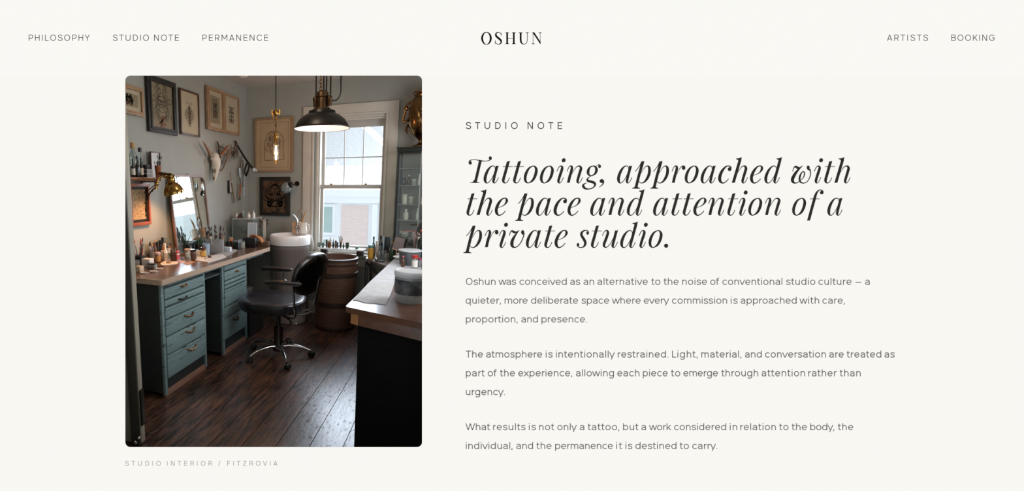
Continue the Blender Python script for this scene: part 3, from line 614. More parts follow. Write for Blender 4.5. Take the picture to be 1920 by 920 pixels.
# ================================================================== LIGHT
w = bpy.data.worlds.new('sky'); sc.world = w; w.use_nodes = True
bgn = w.node_tree.nodes['Background']; bgn.inputs[0].default_value = rgb(216, 224, 231); bgn.inputs[1].default_value = 1.38
def light(name, typ, loc, e, col=(255, 255, 255), size=.1, rot=None, **k):
    d = bpy.data.lights.new(name, typ); d.energy = e; d.color = rgb(*col)[:3]
    if typ == 'SUN': d.angle = size
    elif typ == 'AREA': d.size = size
    else: d.shadow_soft_size = size
    for a, v in k.items(): setattr(d, a, v)
    o = bpy.data.objects.new(name, d); COL.objects.link(o); o.location = loc
    if rot is not None: o.rotation_euler = rot
    return o
def aim(loc, to): return (Vector(to)-Vector(loc)).to_track_quat('-Z', 'Y').to_euler()
light('daylight', 'SUN', (0, 10, 8), 24.0, (226, 236, 250), R(80), aim((.42, 1, .58), (0, 0, 0)))
light('side_fill_lamp', 'AREA', (XR-.04, 3.2, 1.5), 42, (234, 236, 240), 1.1, aim((XR, 3.2, 1.5), (XL, 3.4, 1.05)))  # fill lamp added by the right wall, where no window is built
light('ceiling_fill', 'POINT', (-1.1, 2.75, 2.42), 8, (255, 240, 222), .14)  # soft fill lamp added below the ceiling, away from the fixture
vs_ = sc.view_settings; vs_.view_transform = 'Standard'; vs_.look = 'None'; vs_.exposure = 0; vs_.gamma = 1; vs_.use_curve_mapping = False
sc.cycles.use_denoising = True
sc.cycles.max_bounces = 10; sc.cycles.diffuse_bounces = 5; sc.cycles.transparent_max_bounces = 24
sc.cycles.sample_clamp_indirect = 6
# ================================================================== LEFT DESK
teal = mat('teal_paint', (96, 122, 124), .5, col2=(70, 92, 95), thr=(.42, .62), scale=5, stretch=(1, 1, 3), bump=.15)
def worn(name, base, chip, thr, sc1=26, stretch=(1, .35, 1.6)):
    m = mat(name, base, .5, bump=.2, scale=sc1, stretch=stretch, col2=chip, thr=thr, col3=(168, 172, 162)); return m
tealw = worn('teal_worn', (112, 132, 131), (60, 62, 58), (.615, .645), 18, (1, .35, 3.2))
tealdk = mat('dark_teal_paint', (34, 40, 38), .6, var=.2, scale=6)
edgew = mat('bare_edge_wood', (176, 150, 128), .55, var=.18, scale=14, stretch=(1, .2, 3), bump=.2)
topw = mat('worktop_wood', (92, 66, 50), .28, var=.3, scale=6, stretch=(3, .4, 1), bump=.15, coat=.3)
rawfoot = mat('bare_plinth_wood', (128, 92, 74), .7, var=.25, scale=12, stretch=(1, .3, 2), bump=.2)
oldbrass = mat('aged_brass', (120, 88, 52), .35, 1.0, var=.3, scale=40)
handle_iron = mat('dark_iron', (52, 44, 38), .4, .8, var=.2)
FX = -1.85
def pull(par, y, z, L=.085, m=None, name='handle', loc=None, sag=.016):
    b = MB(); P = []
    for i in range(13):
        t = i/12; P.append((FX+.004+.026*math.sin(math.pi*t)**.6, y-L/2+L*t, z+.010-sag*math.sin(math.pi*t)))
    b.tube([Vector(p)-loc for p in P], [.0055+.0012*math.sin(math.pi*i/12) for i in range(13)], 8)
    for s in (-1, 1): b.ball(Vector((FX+.004, y+s*L/2, z+.010))-loc, (.006, .011, .010), 10)
    o = b.build(name, m or oldbrass, par); o['label'] = 'aged brass bail handle'; return o
def cabinet(name, label, y0, y1, drawers, doors=()):
    loc = Vector((XL+.03+.25, (y0+y1)/2, 0)); c = thing(name, label, 'drawer cabinet', loc)
    Mi = Matrix.Translation(-loc)
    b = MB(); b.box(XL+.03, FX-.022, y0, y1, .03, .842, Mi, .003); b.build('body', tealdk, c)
    b = MB()
    for a, d in ((y0, y0+.028), (y1-.022, y1)): b.box(FX-.022, FX, a, d, .02, .842, Mi, .004)
    b.box(FX-.022, FX-.001, y0+.02, y1-.02, .808, .842, Mi, .003); b.build('face_frame', tealw, c)
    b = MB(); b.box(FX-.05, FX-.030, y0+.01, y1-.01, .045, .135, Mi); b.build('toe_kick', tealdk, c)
    b = MB(); b.box(FX-.035, FX-.008, y0+.012, y1-.006, 0, .045, Mi, .003); b.build('plinth', rawfoot, c)
    for z0, z1, hs, lip in drawers:
        d = MB(); d.box(FX-.02, FX+.006, y0+.030, y1-.024, z0+.004, z1-.004, Mi, .004)
        if lip: d.box(FX+.004, FX+.011, y0+.030, y1-.024, z1-.004-lip, z1-.004, Mi, .003)
        dr = d.build('drawer', tealw, c)
        for hy, hz, hl, hm, sag in hs: pull(dr, hy, hz, hl, hm, loc=loc, sag=sag)
    return c
ym = 2.62
cabinet('drawer_cabinet', 'near teal painted cabinet with six worn drawers under the left worktop', 2.345, 2.90,
    [(.718, .800, [(2.60, .768, .07, None, .004)], 0), (.664, .714, [(2.585, .676, .10, handle_iron, .004)], 0), (.575, .660, [], .02), (.450, .571, [(2.655, .535, .115, None, .016)], .018), (.312, .446, [(2.665, .408, .115, None, .016)], 0), (.135, .308, [(2.675, .262, .115, None, .016)], .016)])
cabinet('drawer_cabinet', 'farther teal painted cabinet behind the chair seat', 3.175, 3.64,
    [(.768, .812, [], 0), (.680, .764, [(3.42, .725, .03, None, .002)], 0), (.642, .676, [], 0), (.606, .638, [], 0), (.448, .602, [], .015), (.348, .444, [], 0), (.150, .344, [(3.385, .292, .095, oldbrass, .014)], 0)])
t = thing('worktop', 'long brown wooden worktop with pale raw front edge over the teal cabinets', 'worktop', (-2.1, 3.4, CT-.03))
Mi = Matrix.Translation((2.1, -3.4, -(CT-.03)))
poly = [(XL+.005, 2.312), (-1.815, 2.312), (-1.785, 4.03), (-1.98, 4.06), (-1.99, YB-.02), (XL+.005, YB-.02)]
b = MB(); b.prism(poly, CT-.03, CT, Mi); b.build('top', topw, t)
b = MB(); b.prism([(-1.815, 2.308), (-1.806, 2.308), (-1.776, 4.032), (-1.785, 4.03)], CT-.036, CT+.0005, Mi); b.prism([(XL+.005, 2.300), (-1.81, 2.300), (-1.81, 2.312), (XL+.005, 2.312)], CT-.036, CT+.0003, Mi); b.build('front_edge', edgew, t)
b = MB(); b.ball((-1.806, 2.50, CT-.015), (.003, .014, .010), M=Mi); b.build('knot', mat('knot', (50, 34, 26), .6), t)
t2 = thing('apron_rail', 'short teal rail under the worktop between the two cabinets', 'rail', (-1.852, 3.037, CT-.065)); b = MB(); b.box(-.008, .007, -.137, .137, 0, .028, None, .003); b.build('board', tealw, t2)
t2 = thing('apron_rail', 'longer teal rail under the worktop beyond the farther cabinet', 'rail', (-1.852, 3.83, CT-.075)); b = MB(); b.box(-.008, .007, -.189, .19, 0, .038, None, .003); b.build('board', tealw, t2)
sh_ = thing('knee_shelf', 'dusty grey shelf board between the two teal cabinets', 'shelf', (-2.1, 3.037, .76))
b = MB(); b.box(-.27, .235, -.136, .136, -.012, .0, bev=.002); b.build('board', mat('dusty_board', (66, 74, 76), .6, var=.2), sh_)
# dark boxes under the worktop beyond the far cabinet
for (x, y, z, sx, sy, sz, lab, cl_) in ((-2.03, 3.86, 0, .36, .32, .36, 'black crate on the floor under the far end of the worktop', (26, 24, 22)), (-2.08, 3.84, .362, .28, .22, .10, 'grey storage box on top of the black crate under the worktop', (96, 94, 90))):
    o = thing('storage_box', lab, 'box', (x, y, z)); b = MB(); b.box(-sx/2, sx/2, -sy/2, sy/2, 0, sz*.85, bev=.008); b.build('body', mat('box%d' % cl_[0], cl_, .6, var=.1), o)
    b = MB(); b.box(-sx/2-.006, sx/2+.006, -sy/2-.006, sy/2+.006, sz*.85, sz, bev=.005); b.build('lid', mat('boxlid%d' % cl_[0], tuple(int(c*1.15) for c in cl_), .5), o)

# ================================================================== CHAIR
leather = mat('black_leather', (30, 27, 28), .30, var=.25, scale=30, bump=.12, coat=.25)
leather2 = mat('worn_leather_seat', (36, 34, 37), .33, col2=(86, 82, 86), thr=(.52, .85), scale=7, bump=.10, coat=.2)
chrome = mat('chrome', (178, 174, 168), .18, 1.0)
dkchrome = mat('dark_chrome', (92, 88, 84), .22, 1.0)
blackp = mat('black_plastic', (16, 15, 15), .45)
CX, CY = -1.41, 3.38
ch = thing('office_chair', 'worn black leather salon chair with padded arms on a five-star chrome base', 'chair', (CX, CY, 0), 12)
TW = R(-4)
SM = T(-.075, .110, .0, rz=-4)
b = MB(); b.pad(.295, .275, [(.80, .405), (.93, .415), (.985, .445), (1.0, .475), (.985, .497)], SM, 2.5); b.build('seat_skirt', leather, ch)
def seatbend(v): return v
b = MB(); b.pad(.292, .272, [(.985, .494), (1.0, .500), (.985, .508), (.94, .514), (.8, .516), (.5, .514), (.2, .513)], SM, 2.5); b.build('seat', leather2, ch)
b = MB(); b.tube([SM @ Vector((.294*(abs(math.cos(q))**.8)*(1 if math.cos(q) >= 0 else -1), .274*(abs(math.sin(q))**.8)*(1 if math.sin(q) >= 0 else -1), .497)) for q in [2*math.pi*k/48 for k in range(49)]], .005, 6); b.build('piping', leather, ch)
b = MB(); b.box(-.12, .12, -.13, .13, .385, .41, SM, .006); b.build('seat_plate', blackp, ch)
b = MB(); b.tube([(0, 0, .27), (0, 0, .40)], .019, 16); b.build('gas_lift', dkchrome, ch)
b = MB(); b.lathe([(.046, .095), (.046, .11), (.041, .115), (.041, .255), (.044, .26), (.044, .272), (.03, .278)], seg=24); b.build('column', dkchrome, ch)
b = MB(); b.lathe([(.03, .05), (.05, .06), (.056, .09), (.048, .105), (.03, .11)], seg=24); b.build('hub', dkchrome, ch)
for k in range(5):
    a = R(6+72*k); d = Vector((math.cos(a), math.sin(a), 0)); p = Vector((-d.y, d.x, 0))
    P = [d*r_+Vector((0, 0, z)) for r_, z in ((.03, .098), (.09, .108), (.16, .103), (.22, .088), (.262, .072), (.285, .062))]
    b = MB(); b.tube(P, [.021, .019, .016, .014, .013, .011], 10, flat=.8); lg = b.build('leg', chrome, ch)
    b = MB(); c = d*.285; b.tube([c+Vector((0, 0, .062)), c+Vector((0, 0, .04))], .008, 8)
    b.build('caster_stem', chrome, lg)
    b = MB(); tw = Vector((math.cos(a+.9), math.sin(a+.9), 0)); q = Vector((-tw.y, tw.x, 0))
    for s in (-1, 1):
        c0 = c+tw*.012+Vector((0, 0, .0245)); b.tube([c0+q*s*.006, c0+q*s*.010, c0+q*s*.022, c0+q*s*.026], [.019, .0245, .0245, .018], 16)
    b.build('caster', blackp, lg)
b = MB(); b.tube([(.04, -.05, .40), (.12, -.16, .395), (.155, -.215, .388)], .006, 8); b.ball((.165, -.228, .386), (.036, .016, .008), M=None); b.build('height_lever', dkchrome, ch)
# backrest: oval pad facing -x, leaning back
BMx = T(.280, .045, .752, rz=-24) @ Matrix.Rotation(R(-14), 4, 'Y').inverted() @ Matrix.Rotation(R(90), 4, 'Y')
def bb(v): return v
def curve_pad(a, bh, layers, M, n, k):
    bld = MB(); bld.pad(a, bh, layers, None, n)
    bld.v = [tuple(M @ Vector((x, y, z - k*y*y))) for x, y, z in bld.v]; return bld
curve_pad(.190, .262, [(.9, -.030), (.97, -.022), (1.0, -.006), (.985, .012), (.9, .026), (.7, .034), (.4, .038), (.1, .038)], T() @ BMx @ Matrix.Rotation(R(180), 4, 'X'), 2.35, -.35).build('backrest', leather, ch)
curve_pad(.182, .254, [(.95, -.004), (1.0, 0), (.95, .008), (.5, .012), (.1, .012)], BMx @ Matrix.Translation((0, 0, .030)), 2.35, .35).build('back_shell', dkchrome, ch)
for s in (-1, 1):
    P = cr_spline([(.08, .055+s*.055, .405), (.20, .052+s*.06, .40), (.278, .048+s*.06, .43), (.312, .045+s*.065, .50), (.332, .045+s*.07, .60), (.350, .045+s*.07, .72)], 5)
    b = MB(); b.tube(P, .0085, 10); b.build('back_support', chrome, ch)
for s, y_, ax in ((-1, -.175, .085), (1, .425, -.09)):
    yy = y_
    P = cr_spline([(-.02, .11+(yy-.11)*.4, .403), (.10, .11+(yy-.11)*.8, .400), (.17, yy, .42), (.165, yy, .50), (ax+.075, yy, .60), (ax+.06, yy, .690)], 6)
    b = MB(); b.tube(P, .011, 10, flat=.75); b.build('arm_frame', chrome, ch)
    b = MB(); b.tube([(ax-.15, yy, .694), (ax+.12, yy, .690)], .007, 8); b.build('arm_rail', dkchrome, ch)
    b = MB(); b.tube([(ax-.17, yy, .705), (ax-.16, yy, .709), (ax-.11, yy, .715), (ax, yy, .715), (ax+.09, yy, .711), (ax+.135, yy, .706), (ax+.142, yy, .704)], [.012, .023, .028, .028, .026, .020, .010], 14, flat=.62)
    # pad laid flat: wide in y
    o = b.build('arm_pad', leather, ch)

# ================================================================== BARREL
barrelw = mat('barrel_wood', (82, 54, 38), .6, var=.35, scale=9, stretch=(1, 1, 12), bump=.6)
band = mat('barrel_band', (52, 38, 30), .45, .3, var=.3, scale=20, bump=.1)
BX, BY_ = -1.178, 4.395
ba = thing('barrel', 'old open-topped round wooden barrel with dark bands in front of the window', 'barrel', (BX, BY_, 0))
b = MB(); pr = []
for i in range(31):
    z = .008+.752*i/30; r_ = .205+.018*(i/30) + (.0025 if i % 2 else 0); pr.append((r_, z))
pr += [(.213, .766), (.205, .75), (.20, .4), (.19, .05), (0, .045)]
b.lathe(pr, seg=48); b.build('staves', barrelw, ba)
for z, h_, g_ in ((.748, .026, .007), (.700, .012, .006), (.595, .040, .010), (.285, .045, .008), (.02, .03, .006)):
    r_ = .205+.018*z/.752+.003; b = MB(); b.lathe([(r_-.002, z-h_/2), (r_+g_, z-h_/2+.003), (r_+g_, z+h_/2-.003), (r_-.002, z+h_/2)], seg=48, cap=False); b.build('band', band, ba)
b = MB()
for k in range(22):
    a = 2*math.pi*k/22; b.ball((.236*math.cos(a), .236*math.sin(a), .655+.006*(k % 2)), .004, 8)
b.build('rivets', oldbrass, ba)

# ================================================================== SINK DRUM
SX, SY = -1.712, 4.43
sk = thing('wash_basin', 'round white basin on a grey drum stand beside the worktop end', 'basin', (SX, SY, 0))
b = MB(); b.lathe([(.200, 0), (.208, .01), (.208, .80), (.214, .81), (.214, .855), (.205, .862)], seg=40); b.build('drum', mat('drum_grey', (118, 108, 102), .35, var=.06, scale=4), sk)
b = MB(); b.lathe([(.214, .862), (.223, .868), (.226, .90), (.226, .945), (.220, .962), (.208, .970), (.198, .966), (.185, .950), (.15, .925), (.08, .91), (0, .908)], seg=48, M=T(0, 0, 0) @ Matrix.Translation((0, 0, 0)), cap=False); bo = b.build('bowl', mat('white_enamel', (232, 228, 226), .25, var=.02), sk)
b = MB(); b.tube([(.20, .10, .962), (.215, .11, .93), (.235, .115, .86), (.236, .115, .80)], .008, 8); b.build('drain_hose', mat('white_rubber', (205, 200, 195), .5), sk)

# ================================================================== DESK on the right
dk = mat('black_desk_paint', (13, 13, 11), .95, var=.2, spec=.1)
dwood = mat('varnished_desk_wood', (82, 50, 32), .36, var=.35, scale=8, stretch=(.5, 3, 2), bump=.12, coat=.4)
dlight = mat('pale_rail_wood', (150, 100, 60), .45, var=.25, scale=8, stretch=(.5, 3, 2), bump=.1)
de = thing('desk', 'black desk with thick varnished wooden top along the right side', 'desk', (-.2, 3.2, 0))
Mi = Matrix.Translation((.2, -3.2, 0))
DR = .16
fr_ = [(-.544, 2.262), (-.530, 2.245), (DR, 2.012)]
top = fr_+[(DR, 4.30), (-.520, 4.30)]
b = MB(); b.prism(top, DT-.032, DT, Mi); b.build('top', dwood, de)
b = MB(); b.prism([(-.515, 2.262), (-.47, 2.238), (-.47, 4.28), (-.495, 4.28)], DT-.095, DT-.033, Mi); b.build('corner_block', dlight, de)
b = MB(); b.prism([(-.47, 2.240), (DR, 2.024), (DR, 2.055), (-.47, 2.271)], DT-.095, DT-.033, Mi); b.build('front_rail', dwood, de)
b = MB(); b.prism([(-.478, 2.285), (DR, 2.07), (DR, 4.27), (-.478, 4.27)], 0, DT-.096, Mi); b.build('pedestal', dk, de)

# ================================================================== SIDE TABLE, TRAY BENCH under window
tblm = mat('dark_table_wood', (34, 30, 28), .35, var=.2, scale=9)
tb = thing('side_table', 'small dark table with a grey-brown top in the corner beside the window', 'table', (-.72, 4.5, 0))
Mi = Matrix.Translation((.72, -4.5, 0)); TZ = .765
b = MB(); b.prism([(-.875, 4.69), (-.872, 4.42), (-.845, 4.36), (-.60, 4.02), (-.575, 4.02), (-.60, 4.40), (-.64, 4.41), (-.64, 4.69)], TZ-.02, TZ, Mi, False); b.build('top', mat('greybrown_top', (112, 100, 90), .35, var=.15, scale=8), tb)
for x, y in ((-.855, 4.40), (-.855, 4.66), (-.60, 4.05), (-.665, 4.66)):
    b = MB(); b.box(x-.014, x+.014, y-.014, y+.014, 0, TZ-.021, Mi, .003); b.build('leg', tblm, tb)
b = MB()
P = [Vector((-.85+.25*t, 4.395-.34*t, TZ-.05-.075*math.sin(math.pi*t*.55))) for t in [i/12 for i in range(13)]]
b.tube([Mi @ p for p in P], .013, 8); b.tube([Mi @ (p+Vector((0, 0, .048))) for p in P[::2]], .006, 6); b.build('apron', tblm, tb)
bn = thing('tray_bench', 'white board on two dark blocks standing before the window sill', 'shelf', (-1.19, 4.655, .742))
Mi = Matrix.Translation(-bn.location)
bx0, bx1 = -1.452, -.935
b = MB(); b.box(bx0, bx1, 4.60, 4.745, .800, .815, Mi, .003); b.build('board', mat('white_board', (222, 226, 226), .35, var=.04), bn)
for x in (-1.395, -.985):
    b = MB(); b.box(x-.035, x+.035, 4.66, 4.735, .7425, .799, Mi, .003); b.build('block', mat('dark_block', (62, 56, 50), .5, var=.2), bn)

# ================================================================== GLASS CABINET
gx0, gx1, gy0, gy1, gz = -.598, .02, 4.44, 4.72, 1.86
gc = thing('display_cabinet', 'tall glazed cabinet with thin dark frame full of white bottles on the right', 'cabinet', ((gx0+gx1)/2, 4.58, 0))
Mi = Matrix.Translation(-gc.location); irm = mat('black_green_iron', (28, 34, 31), .4, .4, var=.2)
b = MB()
for x in (gx0, gx1-.014):
    for y in (gy0, gy1-.014): b.box(x, x+.014, y, y+.014, 0, gz-.03, Mi)
b.box(gx0, gx1, gy0, gy0+.014, 0, .04, Mi); b.box(gx0, gx1, gy1-.014, gy1, 0, .04, Mi)
b.build('frame', irm, gc)
b = MB(); b.box(gx0-.006, gx1+.006, gy0-.010, gy1, gz-.040, gz-.012, Mi, .003); b.box(gx0-.014, gx1+.014, gy0-.018, gy1, gz-.012, gz, Mi, .003); b.build('cornice', irm, gc)
cg = glass('cabinet_glass', (234, 238, 234), .04, .05)
b = MB(); b.box(gx0+.014, (gx0+gx1)/2-.06, gy0+.003, gy0+.007, .04, gz-.04, Mi); b.build('glass_door', cg, gc)
b = MB(); b.box((gx0+gx1)/2-.055, gx1-.014, gy0+.009, gy0+.013, .04, gz-.04, Mi); b.build('glass_door', cg, gc)
b = MB(); b.box(gx0+.003, gx0+.006, gy0+.014, gy1-.014, .04, gz-.04, Mi); b.box(gx1-.006, gx1-.003, gy0+.014, gy1-.014, .04, gz-.04, Mi); b.build('side_glass', cg, gc)
b = MB(); b.box(gx0+.014, gx1-.014, gy1-.012, gy1-.006, .04, gz-.04, Mi); b.build('back_panel', mat('cabinet_back', (140, 132, 124), .6, var=.05), gc)
b = MB(); b.box(gx0+.215, gx0+.224, gy0-.001, gy0+.010, .04, gz-.04, Mi); b.build('door_stile', mat('pale_stile', (150, 150, 146), .3, .6), gc)
SHZ = [1.665, 1.50, 1.315, 1.160, .98]
for z in SHZ:
    b = MB(); b.box(gx0+.008, gx1-.008, gy0+.015, gy1-.014, z-.006, z, Mi); b.build('glass_shelf', glass('shelf_glass', (206, 208, 202), .10, .05, .35), gc)
# ================================================================== PICTURES
paper_old = mat('aged_paper', (150, 136, 112), .7, var=.14, scale=5)
paper_cream = mat('cream_paper', (196, 182, 158), .7, var=.07, scale=4)
paper_tan = mat('tan_paper', (200, 174, 144), .7, var=.08, scale=4)
inkm = mat('drawing_ink', (52, 46, 40), .8)
inkr = mat('drawing_rust', (122, 84, 64), .8, var=.2)
fr_black = mat('black_frame', (26, 24, 20), .55, var=.2, scale=12)
fr_brown = mat('brown_frame', (74, 50, 36), .35, var=.25, scale=16)
fr_tan = mat('tan_wood_frame', (150, 120, 90), .5, var=.18, scale=16)
fr_orange = mat('orange_wood_frame', (148, 78, 46), .4, var=.25, scale=14)
picglass = glass('picture_glass', (246, 246, 244), .0, .06)
ML = lambda y, z, x=XL: Matrix(((0, 0, 1, x), (1, 0, 0, y), (0, 1, 0, z), (0, 0, 0, 1)))
MBk = lambda x, z, y=YB: Matrix(((1, 0, 0, x), (0, 0, -1, y), (0, 1, 0, z), (0, 0, 0, 1)))
def rib(b, P, w, z):
    n = len(P); vs = []
    for i in range(n):
        a, c = P[max(i-1, 0)], P[min(i+1, n-1)]; tx, ty = c[0]-a[0], c[1]-a[1]; l = math.hypot(tx, ty) or 1
        ww = w*(.35+.65*math.sin(math.pi*(i+.5)/n)); nx, ny = -ty/l*ww/2, tx/l*ww/2
        vs += [(P[i][0]+nx, P[i][1]+ny, z), (P[i][0]-nx, P[i][1]-ny, z)]
    b.add(vs, [(2*i, 2*i+2, 2*i+3, 2*i+1) for i in range(n-1)], False)
def art(par, w, h, style, z, seed):
    r = random.Random(seed); b = MB(); c = MB()
    def mir(P, ww, bb=b):
        S = cr_spline(P, 5); rib(bb, S, ww, z); rib(bb, [(-x, y) for x, y in S], ww, z)
    def ring(cx, cy, rx, ry, ww, bb=b): rib(bb, [(cx+rx*math.cos(2*math.pi*k/20), cy+ry*math.sin(2*math.pi*k/20)) for k in range(21)], ww, z)
    if style == 'crest':                 # dense mirrored ornament, horned head over a robed base
        for k in range(30):
            x, y = r.uniform(.02, w*.40), r.uniform(-h*.44, h*.42)
            mir([(x, y), (x+r.uniform(-.04, .04), y+r.uniform(.01, .05)), (x+r.uniform(-.05, .03), y+r.uniform(.02, .08)), (x+r.uniform(-.02, .05), y+r.uniform(-.03, .05))], r.uniform(.002, .0045))
        mir([(.02, h*.20), (.05, h*.26), (.045, h*.36), (.02, h*.40), (.012, h*.28)], .006); ring(0, h*.10, w*.20, h*.13, .005); ring(0, -h*.05, w*.13, h*.10, .005)
        mir([(.0, h*.02), (w*.12, h*.04), (w*.26, -h*.02), (w*.34, -h*.12)], .005); mir([(w*.10, h*.12), (w*.05, h*.10)], .01)
        for k in range(7): rib(c, [(r.uniform(-.05, .05), -h*.22-.01*k), (r.uniform(-.06, .06), -h*.30-.012*k)], .018, z+.0004)
    elif style == 'flower':              # vertical bouquet
        rib(b, [(0, -h*.26), (0, h*.20)], .007, z); mir([(0, h*.2), (w*.08, h*.25), (w*.15, h*.22), (w*.10, h*.27)], .004)
        for k in range(9):
            y = -h*.24+h*.42*k/9; ww = w*.26*math.sin(math.pi*(k+.6)/9.5)**1.2+.006; ring(ww*.55, y, ww*.42, h*.028, .005); ring(-ww*.55, y, ww*.42, h*.028, .005); ring(0, y+.006, ww*.3, h*.03, .007)
            if k % 2: rib(c, [(-ww*.2, y), (ww*.2, y+.004)], .014, z+.0004)
        ring(0, -h*.27, w*.07, h*.04, .008)
    elif style == 'figure':
        rib(b, [(0, -h*.3), (.004, h*.26)], .016, z)
        for k in range(13):
            y = -h*.28+h*.56*k/12; x = w*r.uniform(.12, .26); mir([(.0, y), (x*.6, y+r.uniform(-.01, .03)), (x, y+r.uniform(-.02, .02)), (x*.7, y-.012)], .007)
        for k in range(4): rib(c, [(-w*.15+.01*k, -h*.18), (-w*.02, -h*.26+.01*k)], .014, z+.0004)
    elif style == 'plan':                # outlined polygon with round forms inside, double border
        e = .46
        for s_ in (e,):
            P = [(-w*s_*.86, -h*.44), (w*s_*.86, -h*.44), (w*s_*.86, h*.44), (-w*s_*.86, h*.44), (-w*s_*.86, -h*.44)]
            for i in range(4): b.add([(P[i][0]-.001, P[i][1]-.001, z), (P[i+1][0]+.001, P[i+1][1]-.001, z), (P[i+1][0]+.001, P[i+1][1]+.0015, z), (P[i][0]-.001, P[i][1]+.0015, z)] if abs(P[i][1]-P[i+1][1]) < 1e-6 else [(P[i][0]-.001, P[i][1], z), (P[i][0]+.0015, P[i][1], z), (P[i+1][0]+.0015, P[i+1][1], z), (P[i+1][0]-.001, P[i+1][1], z)], [(0, 1, 2, 3)], False)
        Q = [(-w*.27, -h*.30), (-w*.28, h*.02), (-w*.20, h*.22), (-w*.06, h*.27), (w*.12, h*.26), (w*.27, h*.14), (w*.25, -h*.10), (w*.29, -h*.29), (-w*.27, -h*.30)]
        for i in range(8): rib(b, [Q[i], ((Q[i][0]+Q[i+1][0])/2, (Q[i][1]+Q[i+1][1])/2), Q[i+1]], .006, z)
        for k in range(12): ring(r.uniform(-w*.14, w*.14), r.uniform(-h*.14, h*.20), w*r.uniform(.05, .16), h*r.uniform(.03, .10), .004, c if k % 3 else b)
        mir([(.0, -h*.2), (w*.1, -h*.1), (w*.16, h*.05), (w*.08, h*.16)], .005)
    elif style == 'mask':                # mirrored curls around two round eyes
        def curl(x, y, L, a, t, bb, ww):
            P = [(x+L*q*math.cos(a+t*q*q), y+L*q*math.sin(a+t*q*q)) for q in [k/7 for k in range(8)]]; mir(P, ww, bb)
        for k in range(34): curl(r.uniform(.01, w*.22), r.uniform(-h*.36, h*.30), r.uniform(.05, .13), r.uniform(-1.2, 1.9), r.uniform(-2.2, 2.2), (b, c)[k % 2], r.uniform(.007, .015))
        for s_ in (-1, 1):
            ring(s_*w*.19, h*.10, w*.10, h*.065, .012); ring(s_*w*.19, h*.10, w*.05, h*.03, .012, c); ring(s_*w*.19, h*.10, w*.015, h*.012, .010)
        mir([(.01, h*.05), (.02, -h*.04), (w*.10, -h*.09), (w*.04, -h*.13)], .012); ring(0, -h*.20, w*.12, h*.04, .010)
    b.build('drawing', inkm, par)
    if c.v: c.build('drawing_tint', inkr if style != 'mask' else mat('petal_tint', (128, 104, 84), .7, var=.3), par)
def picture(label, M, w, h, fw, fd, fm, pm, style=None, matw=0, mm=None, seed=1, inner=None, roll=0, gl=True, gap=.012):
    o = thing('framed_picture', label, 'picture', tuple(M.translation)); o.rotation_euler = (M @ Matrix.Rotation(R(roll), 4, 'Z')).to_euler()
    b = MB()
    for x0, x1, y0, y1 in ((-w/2, w/2, h/2-fw, h/2), (-w/2, w/2, -h/2, -h/2+fw), (-w/2, -w/2+fw, -h/2+fw, h/2-fw), (w/2-fw, w/2, -h/2+fw, h/2-fw)): b.box(x0, x1, y0, y1, gap, gap+fd, None, .003)
    b.build('frame', fm, o)
    if fw > .025:
        b = MB(); q = fw*.62
        for x0, x1, y0, y1 in ((-w/2+q, w/2-q, h/2-fw, h/2-q), (-w/2+q, w/2-q, -h/2+q, -h/2+fw), (-w/2+q, -w/2+fw, -h/2+fw, h/2-fw), (w/2-fw, w/2-q, -h/2+fw, h/2-fw)): b.box(x0, x1, y0, y1, gap+fd-.001, gap+fd+.005+.0004*(abs(x0)+abs(y0)), None, 0)
        b.build('frame_bead', fm, o)
    b = MB(); b.box(-w/2+fw*.5, w/2-fw*.5, -h/2+fw*.5, h/2-fw*.5, gap, gap+fd*.35); b.build('mount', mm or pm, o)
    zz = gap+fd*.35
    iw, ih = w-2*fw-2*matw, h-2*fw-2*matw
    if matw or inner:
        b = MB(); b.box(-iw/2, iw/2, -ih/2, ih/2, zz, zz+.001); b.build('print', inner or pm, o); zz += .001
    if style: art(o, iw, ih, style, zz+.0008, seed)
    if gl: b = MB(); b.box(-w/2+fw*.6, w/2-fw*.6, -h/2+fw*.6, h/2-fw*.6, zz+.004, zz+.0055); b.build('glazing', picglass, o)
    if roll == 0: b = MB(); b.box(-.008, .008, h/2-.02, h/2-.004, .0002, gap+.001); b.build('hook', fr_black, o)
    return o
picture('large black framed crest drawing high on the left wall', ML(3.145, 2.158), .385, .445, .045, .022, fr_black, paper_old, 'crest', seed=4)
picture('narrow brown framed print of a bouquet right of the large black frame', ML(3.556, 2.160), .312, .400, .016, .018, fr_brown, paper_cream, 'flower', seed=5)
picture('tan framed figure print, left one of the touching pair on the left wall', ML(4.012, 2.260), .335, .415, .030, .030, fr_tan, paper_cream, 'figure', .045, paper_cream, 6, paper_old)
picture('tan framed figure print, right one of the touching pair on the left wall', ML(4.362, 2.262), .352, .415, .028, .018, fr_tan, paper_tan, 'figure', .035, paper_cream, 9, paper_cream)
picture('small pale wood framed print at the far left edge beside the door', ML(2.745, 2.145), .32, .215, .030, .020, fr_tan, paper_cream, 'figure', .03, paper_cream, 12, paper_old)
spk = mat('speckled_print', (206, 172, 128), .7, scale=95, col2=(48, 34, 24), thr=(.52, .58))
o = picture('orange wood framed speckled print on the wall under the shelf', ML(2.795, 1.350), .25, .335, .026, .022, fr_orange, fr_black, None, .022, fr_black, 3, spk)
picture('large tan framed outline drawing behind the bare hanging bulb', MBk(-2.040, 1.960), .480, .610, .020, .026, fr_tan, paper_tan, 'plan', seed=8)
picture('black framed brown ornament print low on the back wall', MBk(-2.030, 1.372), .385, .450, .038, .024, fr_black, mat('brown_art', (120, 88, 62), .7, col2=(58, 44, 34), thr=(.4, .6), scale=9), 'mask', seed=3)

